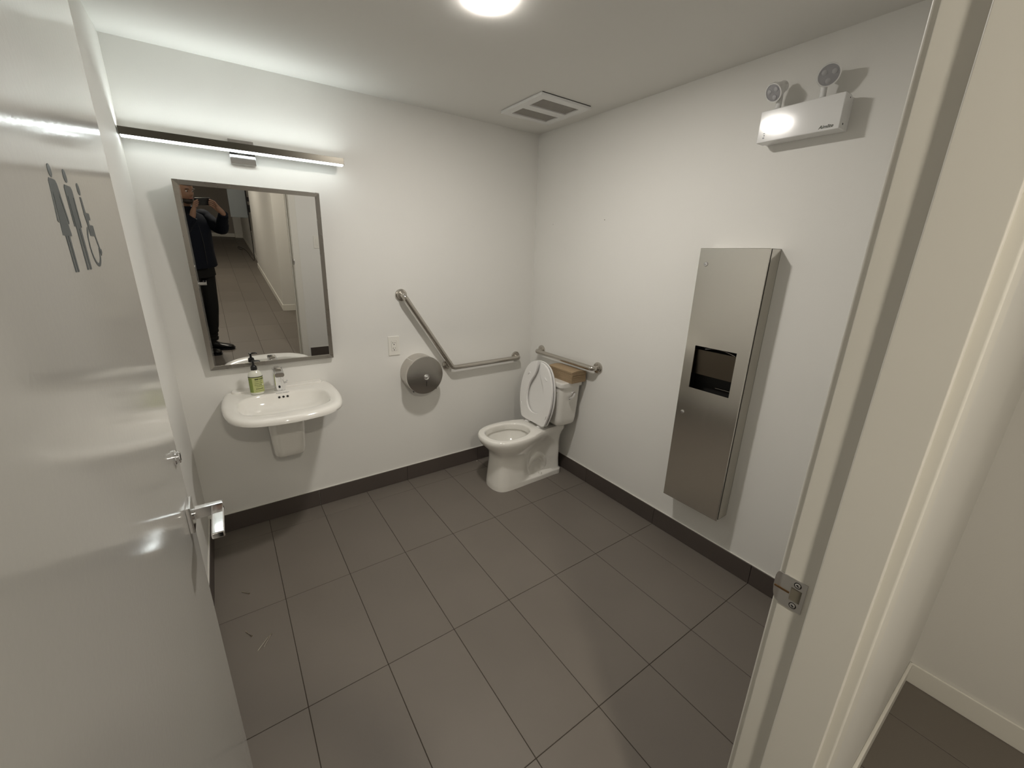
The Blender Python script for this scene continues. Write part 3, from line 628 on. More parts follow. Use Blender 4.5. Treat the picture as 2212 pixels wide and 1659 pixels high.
# ================================================================== TOILET
YT = -0.432
def toilet():
    t = thing('toilet', 'white two-piece toilet with seat and lid raised in the corner', 'toilet', (-0.36, YT, 0))
    N = 72
    def outline(ctrl):      # ctrl = [(u, w)...] from front centre to back centre, mirrored
        c = [(u, w, 0) for u, w in ctrl] + [(u, -w, 0) for u, w in ctrl[-2:0:-1]]
        return catmull(c, N)
    def ring(ctrl, z, zf=None): return [Vector((-p.x, YT + p.y, z if zf is None else zf(p.x))) for p in outline(ctrl)]
    def sc(ctrl, du_f, kw, ub=None):
        out = []
        for u, w in ctrl:
            uu = min(u, ctrl[0][0]); f = max(0, (u - 0.35) / (ctrl[0][0] - 0.35)); out.append((max(u - du_f * f, ub or 0), w * kw))
        return out
    rim = [(0.737, 0), (0.731, 0.055), (0.707, 0.108), (0.661, 0.150), (0.592, 0.177), (0.51, 0.184), (0.43, 0.177), (0.36, 0.160), (0.29, 0.137), (0.22, 0.122), (0.14, 0.118), (0.066, 0.112), (0.045, 0)]
    bm = B()
    P = []
    foot = [(0.668, 0), (0.664, 0.045), (0.648, 0.085), (0.622, 0.108), (0.585, 0.118), (0.52, 0.120), (0.45, 0.119), (0.40, 0.117), (0.33, 0.116), (0.25, 0.114), (0.15, 0.111), (0.075, 0.104), (0.060, 0)]
    mid = [(0.643, 0), (0.639, 0.042), (0.626, 0.078), (0.602, 0.097), (0.56, 0.106), (0.51, 0.109), (0.45, 0.107), (0.405, 0.094), (0.345, 0.070), (0.25, 0.070), (0.15, 0.086), (0.085, 0.088), (0.062, 0)]
    P.append((foot, 0.0)); P.append((foot, 0.030)); P.append(([(u - (0.002 if u > 0.44 else 0.004), w * (0.992 if u > 0.44 else 0.965)) for u, w in foot], 0.040))
    P.append(([(u, w) for u, w in [(0.665, 0), (0.661, 0.0445), (0.645, 0.084), (0.620, 0.106), (0.583, 0.116), (0.517, 0.118), (0.455, 0.116), (0.408, 0.102), (0.34, 0.076), (0.25, 0.074), (0.15, 0.090), (0.082, 0.092), (0.062, 0)]], 0.052))
    P.append(([(u + (0.011 if u > 0.5 else 0), w * (1.05 if u > 0.44 else 1.0)) for u, w in mid], 0.12)); P.append(([(u + (0.003 if u > 0.5 else 0), w * (1.01 if u > 0.44 else 1.0)) for u, w in mid], 0.20))
    P.append(([(u + 0.002, w * 1.0) for u, w in mid], 0.245))
    up1 = [(0.650, 0), (0.646, 0.045), (0.632, 0.086), (0.604, 0.112), (0.555, 0.128), (0.50, 0.132), (0.44, 0.125), (0.39, 0.110), (0.33, 0.088), (0.25, 0.082), (0.16, 0.088), (0.085, 0.088), (0.060, 0)]
    up2 = [(0.694, 0), (0.689, 0.050), (0.670, 0.098), (0.632, 0.134), (0.575, 0.156), (0.505, 0.161), (0.435, 0.152), (0.375, 0.134), (0.31, 0.110), (0.235, 0.096), (0.15, 0.094), (0.080, 0.090), (0.058, 0)]
    up3 = [(0.724, 0), (0.718, 0.054), (0.694, 0.105), (0.651, 0.145), (0.587, 0.170), (0.508, 0.177), (0.432, 0.169), (0.366, 0.151), (0.30, 0.128), (0.225, 0.113), (0.145, 0.108), (0.075, 0.102), (0.052, 0)]
    P += [(up1, 0.283), (up2, 0.325), (up3, 0.360), ([(u - 0.001, w * 0.995) for u, w in rim], 0.383), (rim, 0.398), ([(u - 0.003 * (1 if u > 0.3 else 0), w * 0.988) for u, w in rim], 0.411), ([(u - 0.010 * (1 if u > 0.3 else 0), w * 0.955) for u, w in rim], 0.4175)]
    rings = [ring(c, z) for c, z in P]
    inner = [(0.688, 0), (0.683, 0.040), (0.666, 0.080), (0.632, 0.112), (0.58, 0.131), (0.52, 0.134), (0.46, 0.128), (0.415, 0.112), (0.378, 0.086), (0.356, 0.058), (0.345, 0.034), (0.341, 0.015), (0.340, 0)]
    def inn(k, z, du=0.0): return ring([(0.52 + (u - 0.52) * k + du, w * k) for u, w in inner], z)
    rings += [inn(1.06, 0.4185), inn(1.0, 0.4155), inn(0.975, 0.405), inn(0.97, 0.372), inn(1.03, 0.366), inn(1.02, 0.345), inn(0.90, 0.30), inn(0.70, 0.262, -0.01), inn(0.46, 0.232, -0.03), inn(0.36, 0.20, -0.04), inn(0.30, 0.17, -0.05)]
    loft(bm, rings); bowl = obj('bowl', bm, 'porcelain', t, angle=55)
    bm = B(); r0 = inn(0.60, 0.2455, -0.018); r1 = inn(0.60, 0.2415, -0.018); loft(bm, [r1, r0]); obj('bowl_water', bm, 'water', t)
    # trapway bulging from the recessed flank, each side
    for s in (1, -1):
        bm = B(); pts = [(0.400, 0.075), (0.375, 0.120), (0.335, 0.165), (0.285, 0.190), (0.235, 0.165), (0.215, 0.120), (0.215, 0.075), (0.250, 0.055)]
        cp = catmull([(-u, YT + s * 0.050, z) for u, z in pts], 40, closed=False)
        tube(bm, cp, [0.024 + 0.012 * math.sin(PI * i / 39) for i in range(40)], 18); obj('trapway', bm, 'porcelain', t)
        bm = B(); lathe(bm, [(0.015, 0), (0.0145, 0.010), (0.010, 0.018), (0.003, 0.021), (0.001, 0.021)], (-0.27, YT + s * 0.094, 0.038), (0, 0, 1), 20); obj('bolt_cap', bm, 'porcelain', t)
    # tank
    def tring(z, ub, uf, hw, r):
        return [Vector((-(ub + uf) / 2 - x, YT + y, z)) for x, y in rrect(uf - ub, 2 * hw, r, 6)]
    bm = B()
    loft(bm, [tring(0.438, 0.05, 0.165, 0.150, 0.03), tring(0.445, 0.035, 0.190, 0.180, 0.035), tring(0.462, 0.030, 0.203, 0.194, 0.035), tring(0.50, 0.028, 0.206, 0.200, 0.034), tring(0.62, 0.025, 0.208, 0.209, 0.030), tring(0.755, 0.022, 0.209, 0.215, 0.028)])
    tank = obj('tank', bm, 'porcelain', t, angle=50)
    bm = B(); loft(bm, [tring(0.752, 0.022, 0.209, 0.215, 0.028), tring(0.756, 0.012, 0.219, 0.226, 0.028), tring(0.782, 0.012, 0.221, 0.228, 0.028), tring(0.788, 0.014, 0.219, 0.226, 0.028), tring(0.7905, 0.022, 0.211, 0.218, 0.026)])
    obj('tank_lid', bm, 'porcelain', t, angle=50)
    ys = YT - 0.2125
    bm = B(); lathe(bm, [(0.0165, -0.004), (0.0165, 0.003), (0.013, 0.006), (0.009, 0.0075), (0.009, 0.016)], (-0.098, ys, 0.700), (0, -1, 0), 28)
    cp = catmull([(-0.092, ys - 0.014, 0.706), (-0.104, ys - 0.017, 0.700), (-0.120, ys - 0.019, 0.686), (-0.140, ys - 0.019, 0.676), (-0.152, ys - 0.017, 0.677)], 20, closed=False)
    tube(bm, cp, [0.008 + 0.0055 * math.sin(PI * i / 19) for i in range(20)], 12); obj('flush_lever', bm, 'chrome', t)['label'] = 'chrome flush lever'
    bm = text_bm('American Standard', 0.0062, lambda c: Vector((-0.103 + c.x, YT - 0.1985 - c.z - (0.0 + (c.y) * 0.07), 0.508 + c.y))); obj('maker_mark', bm, 'ink', t, smooth=False)
    bm = B(); lathe(bm, [(0.006, 0), (0.006, 0.0006)], (-0.2090, YT - 0.165, 0.708), (-1, 0, 0), 24); obj('tank_mark', bm, mat('faded_mark', (0.5, 0.5, 0.4), 0.5), t, smooth=False)
    # raised seat (open front) and lid; s runs up from the hinge, lean back toward the tank
    hu, hz, lean = 0.268, 0.438, math.radians(5.5)
    def up(s, v, th):    # th = distance in front of the tilted plane
        u = hu - s * math.sin(lean) + th * math.cos(lean); z = hz + s * math.cos(lean) + th * math.sin(lean)
        return Vector((-u, YT + v, z))
    outer = [(0.468, 0.016), (0.462, 0.060), (0.432, 0.110), (0.375, 0.150), (0.295, 0.178), (0.21, 0.187), (0.13, 0.179), (0.065, 0.160), (0.020, 0.142), (0.006, 0.120), (0.004, 0.06), (0.004, 0)]
    innr = [(0.440, 0.014), (0.405, 0.018), (0.360, 0.036), (0.325, 0.060), (0.275, 0.088), (0.215, 0.100), (0.160, 0.097), (0.118, 0.080), (0.092, 0.055), (0.082, 0.035), (0.078, 0.015), (0.077, 0)]
    oc = catmull([(a, b, 0) for a, b in outer], 34, closed=False); ic = catmull([(a, b, 0) for a, b in innr], 34, closed=False)
    bm = B(); prof = [(0.0, 0.003), (0.02, 0.0), (0.5, -0.001), (0.98, 0.0), (1.0, 0.003), (1.0, 0.012), (0.97, 0.017), (0.75, 0.0215), (0.5, 0.0225), (0.25, 0.0215), (0.03, 0.017), (0.0, 0.012)]
    pr = [(oc[i], ic[i]) for i in range(34)]; path = [(a, b, 1) for a, b in pr] + [(a, b, -1) for a, b in pr[-2::-1]]
    rr = []
    for a, b, sg in path:
        rr.append([up(a.x + (b.x - a.x) * k, sg * (a.y + (b.y - a.y) * k), 0.030 - th) for k, th in prof])
    loft(bm, rr); obj('toilet_seat', bm, 'seat', t, angle=45)
    for s, v in ((0.36, 0.100), (0.36, -0.100), (0.105, 0.150), (0.085, -0.150)):
        bm = B(); q = up(s, v, 0.0315)
        m = Matrix.Translation(q) @ Matrix.Rotation(0.9 * (1 if v > 0 else -1) * (1 if s > 0.2 else -0.3), 4, 'X')
        box(bm, -0.004, 0.003, -0.004, 0.004, -0.016, 0.016, 0.0015, 2, mtx=m); obj('seat_bumper', bm, 'seat', t)
    lo = [(0.474, 0), (0.466, 0.055), (0.438, 0.108), (0.378, 0.152), (0.295, 0.180), (0.21, 0.189), (0.13, 0.181), (0.065, 0.162), (0.020, 0.144), (0.004, 0.118), (0.002, 0.05), (0.002, 0)]
    c2 = [(a, b, 0) for a, b in lo] + [(a, -b, 0) for a, b in lo[-2:0:-1]]; oc2 = catmull(c2, 72)
    def lr(k, th): return [up(0.235 + (p.x - 0.235) * k, p.y * k, th) for p in oc2]
    bm = B(); loft(bm, [lr(0.80, 0.0015), lr(0.90, 0.001), lr(0.955, 0.003), lr(0.97, 0.0055), lr(0.995, 0.006), lr(1.0, 0.003), lr(1.0, -0.004), lr(0.985, -0.009), lr(0.93, -0.012), lr(0.6, -0.015), lr(0.2, -0.016)])
    obj('toilet_lid', bm, 'seat', t, angle=45)
    for s in (1, -1):
        bm = B(); box(bm, -(hu + 0.030), -(hu - 0.022), YT + s * 0.072 - 0.016, YT + s * 0.072 + 0.016, 0.4175, 0.432, 0.004, 2)
        cyl(bm, (-(hu + 0.006), YT + s * 0.072 - 0.028, 0.438), (-(hu + 0.006), YT + s * 0.072 + 0.028, 0.438), 0.010, n=20); obj('seat_hinge', bm, 'seat', t)
    bm = B(); tube(bm, fillet([(-0.075, YT + 0.14, 0.445), (-0.075, YT + 0.14, 0.30), (-0.03, YT + 0.16, 0.22), (0.0 - 0.012, YT + 0.16, 0.21)], 0.03), 0.005, 10); obj('supply_hose', bm, 'steel_bar', t)
toilet()

# folded paper towels on the tank lid
def towels():
    x0, x1, y0, y1, z0 = -0.156, -0.022, -0.686, -0.432, 0.7908
    t = thing('paper_towel_bundle', 'bundle of brown folded paper towels lying on the toilet tank lid', 'paper towels', ((x0 + x1) / 2, (y0 + y1) / 2, z0))
    n = 14; h = 0.075 / n
    for k in range(n):
        f = k / (n - 1); bow = 0.012 * f * f; jx = random.uniform(-0.0014, 0.0014); jy = random.uniform(-0.0018, 0.0018)
        bm = B(); rr = []
        for i in range(9):
            a = i / 8; x = x0 + jx + (x1 - x0) * a; zz = z0 + k * h + bow * (math.sin(PI * (0.15 + 0.85 * a)) if f else 0) * 0.9
            th = h * 0.92
            rr.append([Vector((x, y0 + jy, zz)), Vector((x, y1 + jy, zz)), Vector((x, y1 + jy, zz + th)), Vector((x, y0 + jy, zz + th))])
        loft(bm, rr); obj('folded_towel', bm, 'kraft', t, smooth=False)
towels()

# ================================================================== RIGHT WALL THINGS
def towel_unit():
    y0, y1, z0, z1 = -1.800, -1.471, 0.314, 1.699
    t = thing('towel_dispenser_cabinet', 'tall stainless paper towel dispenser and waste bin on the right wall', 'towel dispenser', (0, (y0 + y1) / 2, z0))
    oy0, oy1, oz0, oz1 = -1.741, -1.525, 0.993, 1.2195
    xf, xb = -0.100, -0.0935
    cy0, cy1, cz0, cz1 = y0 + 0.0006, y1 - 0.0006, z0 + 0.002, z1 - 0.001
    bm = B(); w = 0.0015   # collar shell
    box(bm, xb + 0.0105, 0, cy0, cy0 + w, cz0, cz1); box(bm, xb + 0.0105, 0, cy1 - w, cy1, cz0, cz1); box(bm, xb + 0.0105, 0, cy0, cy1, cz0, cz0 + w); box(bm, xb + 0.0105, 0, cy0, cy1, cz1 - w, cz1)
    obj('collar', bm, 'steel_v', t, smooth=False)
    bm = B(); box(bm, -0.0015, 0, cy0, cy1, cz0, cz1); obj('back_panel', bm, 'dark', t, smooth=False)
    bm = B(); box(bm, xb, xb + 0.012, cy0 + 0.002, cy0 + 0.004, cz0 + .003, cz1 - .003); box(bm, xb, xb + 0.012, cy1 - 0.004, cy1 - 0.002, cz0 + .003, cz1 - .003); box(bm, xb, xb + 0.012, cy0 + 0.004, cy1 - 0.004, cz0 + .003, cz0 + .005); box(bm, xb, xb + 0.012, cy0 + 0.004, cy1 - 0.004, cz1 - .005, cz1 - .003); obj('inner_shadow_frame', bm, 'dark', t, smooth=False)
    # one continuous folded face with the towel opening cut through
    bm = B()
    def g(x, y, z): return bm.verts.new((x, y, z))
    r = 0.004
    O = [(y0, z0), (y1, z0), (y1, z1), (y0, z1)]; I = [(oy0, oz0), (oy1, oz0), (oy1, oz1), (oy0, oz1)]
    Ob = [g(xb, *p) for p in O]; Om = [g(xf + r * 0.4, *p) for p in O]
    sg = [(1, 1), (-1, 1), (-1, -1), (1, -1)]
    Of = [g(xf, p[0] + s[0] * r * 0.5, p[1] + s[1] * r * 0.5) for p, s in zip(O, sg)]
    If = [g(xf, *p) for p in I]; Ib = [g(xf + 0.006, *p) for p in I]; Obi = [g(xb, p[0] + s[0] * 0.002, p[1] + s[1] * 0.002) for p, s in zip(O, sg)]
    Ifb = [g(xf + 0.0022, p[0] + s[0] * 0.002, p[1] + s[1] * 0.002) for p, s in zip(O, sg)]
    for a, b in ((Obi, Ob), (Ob, Om), (Om, Of), (Of, If), (If, Ib), (Ifb, Obi)):
        for i in range(4): j = (i + 1) % 4; bm.faces.new((a[i], a[j], b[j], b[i]))
    for i in range(4): j = (i + 1) % 4; bm.faces.new((Ib[i], Ib[j], Ifb[j], Ifb[i]))
    dr = obj('door_panel', bm, 'steel_v', t, smooth=False)
    # recess behind the opening: sloped chute, dark top slot, lower bin mouth
    bm = B(); box(bm, -0.006, -0.0045, oy0 - 0.03, oy1 + 0.03, oz0 + 0.02, oz1 + 0.03)
    obj('chute_back', bm, 'dark', t, smooth=False)
    bm = B(); vs = [(-0.078, oy0 - 0.03, oz1 - 0.022), (-0.078, oy1 + 0.03, oz1 - 0.022), (-0.066, oy1 + 0.03, oz0 + 0.072), (-0.066, oy0 - 0.03, oz0 + 0.072)]
    loft(bm, [[Vector(v) for v in vs], [Vector(v) + Vector((0.002, 0, 0)) for v in vs]]); obj('chute_plate', bm, mat('chute_steel', (0.17, 0.145, 0.115), 0.35, 1.0), t, smooth=False)
    bm = B(); box(bm, -0.092, -0.006, oy0 - 0.02, oy1 + 0.02, oz1 + 0.012, oz1 + 0.016); box(bm, -0.092, -0.006, oy0 - 0.032, oy0 - 0.030, oz0 - 0.02, oz1 + 0.012); box(bm, -0.092, -0.006, oy1 + 0.030, oy1 + 0.032, oz0 - 0.02, oz1 + 0.012); obj('towel_shelf', bm, 'dark', t, smooth=False)
    bm = B(); tube(bm, catmull([(-0.088, oy1 - 0.05, oz1 - 0.012), (-0.090, oy1 - 0.09, oz1 - 0.004), (-0.090, oy0 + 0.07, oz1 - 0.004), (-0.089, oy0 + 0.012, oz1 - 0.018)], 16, closed=False), 0.0012, 8); obj('towel_lip', bm, 'steel_bar', t)
    bm = B(); box(bm, -0.090, -0.070, oy0 + 0.005, oy0 + 0.08, oz0 + 0.028, oz0 + 0.0295); obj('bin_edge', bm, 'steel_bar', t, smooth=False)
    for z in (1.624, 0.846):
        bm = B(); lathe(bm, [(0.0105, 0), (0.0105, 0.003), (0.0085, 0.005), (0.0055, 0.0052), (0.0055, 0.0035), (0.0045, 0.0035), (0.0045, 0.006), (0.001, 0.0065)], (xf, -1.5115, z), (-1, 0, 0), 28); lk = obj('tumbler_lock', bm, 'chrome', t)
        bm = B(); box(bm, xf - 0.0070, xf - 0.0062, -1.5122, -1.5108, z - 0.003, z + 0.003); obj('keyhole', bm, 'dark', lk, smooth=False)
towel_unit()

def emergency():
    y0, y1, z0, z1 = -1.946, -1.646, 2.128, 2.2475
    t = thing('emergency_light', 'white twin-head emergency light high on the right wall', 'emergency light', (0, -1.79, 2.13))
    bm = B(); box(bm, -0.088, -0.030, y0, y1, z0, z1, 0.003, 3); h = obj('housing', bm, 'whiteplastic', t)
    h['label'] = 'white battery housing box'
    bm = B(); box(bm, -0.031, 0, y0 + 0.003, y1 - 0.003, z0 + 0.003, z1 - 0.003, 0.002, 2); obj('back_plate', bm, 'whiteplastic', t)
    dirs = [((-0.096, -1.685, 2.306), Vector((-0.80, 0.20, -0.50)), 0.0345), ((-0.098, -1.878, 2.314), Vector((-0.78, -0.52, -0.38)), 0.0365)]
    for (c, d, r) in dirs:
        c = Vector(c); d.normalize()
        bm = B(); lathe(bm, [(0.012, -0.062), (0.021, -0.060), (0.023, -0.045), (r * 0.80, -0.030), (r, -0.012), (r + 0.0015, -0.002), (r + 0.001, 0.002), (r - 0.003, 0.002), (r - 0.003, -0.004)], c, d, 40)
        hd = obj('lamp_head', bm, 'whiteplastic', t, angle=35)
        bm = B(); lathe(bm, [(r - 0.003, -0.004), (r - 0.003, 0.000), (r * 0.5, 0.001), (0.001, 0.0012)], c, d, 36); obj('lens', bm, 'lens', hd)
        bm = B(); q = d.to_track_quat('Z', 'Y').to_matrix()
        for k in range(3):
            a = 2 * PI * k / 3 + 0.6; p = c + q @ Vector((0.5 * r * math.cos(a), 0.5 * r * math.sin(a), 0.001)); lathe(bm, [(0.0088, 0), (0.0088, 0.0012), (0.005, 0.0022), (0.0015, 0.0026)], p, d, 18)
        obj('led_cup', bm, mat('led_cup', (0.46, 0.46, 0.48), 0.12, spec=0.8), hd)
        bm = B(); b = c - d * 0.045
        tube(bm, [(b.x, b.y, b.z - 0.018), (b.x + 0.004, b.y, (b.z + z1) / 2), (-0.056, b.y, z1 + 0.002)], 0.011, 16)
        lathe(bm, [(0.017, 0), (0.017, 0.004), (0.011, 0.007)], (-0.056, b.y, z1 - 0.0005), (0, 0, 1), 24); obj('swivel_arm', bm, 'whiteplastic', t)
    fx = -0.0883
    bm = text_bm('Aimlite', 0.0165, lambda c: Vector((fx - c.z, -1.902 - c.x, 2.1415 + c.y)), shear=0.25, bold=0.0002); obj('maker_mark', bm, 'ink', h, smooth=False)
    bm = B(); box(bm, fx - 0.0003, fx + 0.0002, -1.6765, -1.6695, 2.142, 2.147); box(bm, fx - 0.0003, fx + 0.0002, -1.6765, -1.6725, 2.151, 2.156); box(bm, fx - 0.0003, fx + 0.0002, -1.6765, -1.6695, 2.160, 2.163)
    obj('indicator_marks', bm, mat('grey_mark', (0.25, 0.26, 0.28), 0.4), h, smooth=False)
    bm = B(); lathe(bm, [(0.003, 0), (0.003, 0.004)], (-0.078, -1.735, z1 - 0.003), (0, 0, 1), 14); obj('top_hole', bm, 'dark', h)
    bm = B(); cyl(bm, (-0.060, y0 - 0.0006, z0 + 0.018), (-0.060, y0 + 0.001, z0 + 0.018), 0.0035, n=14); obj('side_screw', bm, 'dark', h); bm = B(); cyl(bm, (-0.045, y0 - 0.0006, z1 - 0.012), (-0.045, y0 + 0.001, z1 - 0.012), 0.0025, n=14); obj('side_screw', bm, 'dark', h)
emergency()

# light switch beside the door, seen in the mirror
def switch():
    xc, zc = -1.120, 1.318
    t = thing('light_switch', 'white rocker light switch beside the door frame, seen in the mirror', 'light switch', (xc, YF, zc))
    bm = B(); box(bm, xc - 0.0385, xc + 0.0385, YF, YF + 0.006, zc - 0.064, zc + 0.064, 0.003, 3); obj('switch_plate', bm, 'outletplastic', t)
    bm = B(); box(bm, xc - 0.0165, xc + 0.0165, YF + 0.005, YF + 0.0095, zc - 0.033, zc + 0.033, 0.002, 2); obj('rocker', bm, 'outletplastic', t)
switch()

# ================================================================== SMALL THINGS ON THE FLOOR AND WALLS
def screw(a, b, label, kind='screw'):
    a = Vector((a[0], a[1], 0.0032)); b = Vector((b[0], b[1], 0.0022)); d = (b - a)
    t = thing('screw' if kind == 'screw' else 'nail', label, kind, (a.x, a.y, 0), 'loose screws on the floor' if kind == 'screw' else 'loose nails on the floor'); L = d.length
    bm = B(); lathe(bm, [(0.0032 if kind == 'nail' else 0.0036, -0.0005), (0.0036, 0.001), (0.0016, 0.004 if kind == 'screw' else 0.0015), (0.0015, L * 0.45), (0.0018, L * 0.5), (0.0016, L * 0.93), (0.0003, L)], a, d, 12)
    obj('shank', bm, 'screw', t)
    if kind == 'screw':
        bm = B(); n = 60; pts = []
        q = d.to_track_quat('Z', 'Y').to_matrix()
        for i in range(n + 1): s = L * (0.42 + 0.5 * i / n); pts.append(a + q @ Vector((0.0017 * math.cos(i * 0.9), 0.0017 * math.sin(i * 0.9), s)))
        tube(bm, pts, 0.0005, 5); obj('thread', bm, 'screw', t)
screw((-2.195, -0.627), (-2.227, -0.592), 'small screw lying on the floor nearest the sink', 'screw')
screw((-2.203, -0.909), (-2.225, -0.863), 'short screw with wide head, alone between the sink-side screw and the crossed pair', 'screw')
screw((-2.132, -0.946), (-2.164, -0.999), 'long nail with flat head, right one of the pair lying side by side', 'nail')
screw((-2.143, -0.953), (-2.188, -1.006), 'long nail, left one of the pair lying side by side', 'nail')
bm = B(); sph(bm, (-0.544, -0.030, 0.003), 0.004, (1.2, 0.8, 0.7), 8); o = obj('plaster_crumb', bm, 'caulk'); tag(o, 'tiny white plaster crumb on the floor by the back baseboard', 'crumb')
for (y, z, r) in ((-0.718, 1.875, 0.0032), (-0.211, 1.869, 0.0022)):
    bm = B(); lathe(bm, [(r, 0), (r * 0.8, 0.0008)], (0, y, z), (-1, 0, 0), 10); o = obj('wall_speck', bm, mat('speck', (0.16, 0.14, 0.12), 0.7))
    tag(o, 'small dark screw hole in the upper right wall, %s' % ('nearer the middle of the wall' if y < -0.5 else 'close to the corner'), 'hole', 'small holes in the right wall')

# ================================================================== HALL THINGS (seen in the mirror)
def hall_panel():
    t = thing('wall_screen', 'grey flat screen panel on the hall wall with dangling cables, seen in the mirror', 'screen', (-1.30, -8.1, 0.9))
    bm = B(); box(bm, -1.60, -1.298, -8.16, -8.11, 0.900, 1.75, 0.004, 2); obj('screen_panel', bm, 'panel', t)
    bm = B(); box(bm, -1.298, -1.276, -8.165, -8.10, 0.95, 1.78, 0.003, 1); obj('side_bracket', bm, 'black', t)
    bm = B(); box(bm, -1.290, -1.225, -8.16, -8.08, 1.22, 1.30); box(bm, -1.290, -1.225, -8.2, -8.05, 1.02, 1.15); obj('mounting_arm', bm, 'black', t)
    pts = [(-1.292, -8.05, 1.0), (-1.296, -8.04, 0.8), (-1.290, -8.05, 0.5), (-1.291, -8.06, 0.2), (-1.295, -8.2, 0.02), (-1.31, -8.7, 0.006), (-1.33, -9.4, 0.006), (-1.40, -9.85, 0.006), (-1.47, -9.95, 0.006), (-1.46, -9.7, 0.006), (-1.40, -9.55, 0.006)]
    bm = B(); tube(bm, catmull(pts, 80, closed=False), 0.006, 8); obj('cable', bm, 'black', t)
    bm = B(); tube(bm, catmull([(-1.290, -8.04, 1.1), (-1.288, -8.05, 0.9), (-1.291, -8.04, 0.72), (-1.288, -8.05, 0.66)], 20, closed=False), 0.011, 8); obj('cable', bm, 'black', t)
hall_panel()

# ------------------------------------------------------------------ the photographer
def skin_obj(name, verts, edges, radii, m, parent, root=0, lv=2):
    me = bpy.data.meshes.new(name); loc = root_of(parent).location
    me.from_pydata([Vector(v) - loc for v in verts], edges, []); o = bpy.data.objects.new(name, me); link(o, parent)
    sk = o.modifiers.new('skin', 'SKIN'); sk.use_smooth_shade = True
    for i, r in enumerate(radii):
        d = me.skin_vertices[0].data[i]; d.radius = (r, r) if not isinstance(r, tuple) else r; d.use_root = (i == root)
    ss = o.modifiers.new('sub', 'SUBSURF'); ss.levels = lv; ss.render_levels = lv
    dg = bpy.context.evaluated_depsgraph_get(); nm = bpy.data.meshes.new_from_object(o.evaluated_get(dg))
    o.modifiers.clear(); o.data = nm; nm.name = name; nm.materials.clear(); nm.materials.append(M[m])
    for p in nm.polygons: p.use_smooth = True
    return o
class Skel:
    def __init__(s): s.v = []; s.e = []; s.r = []
    def add(s, p, r, par=None):
        s.v.append(Vector(p)); s.r.append(r); i = len(s.v) - 1
        if par is not None: s.e.append((par, i))
        return i
    def chain(s, par, pts):
        for p, r in pts: par = s.add(p, r, par)
        return par
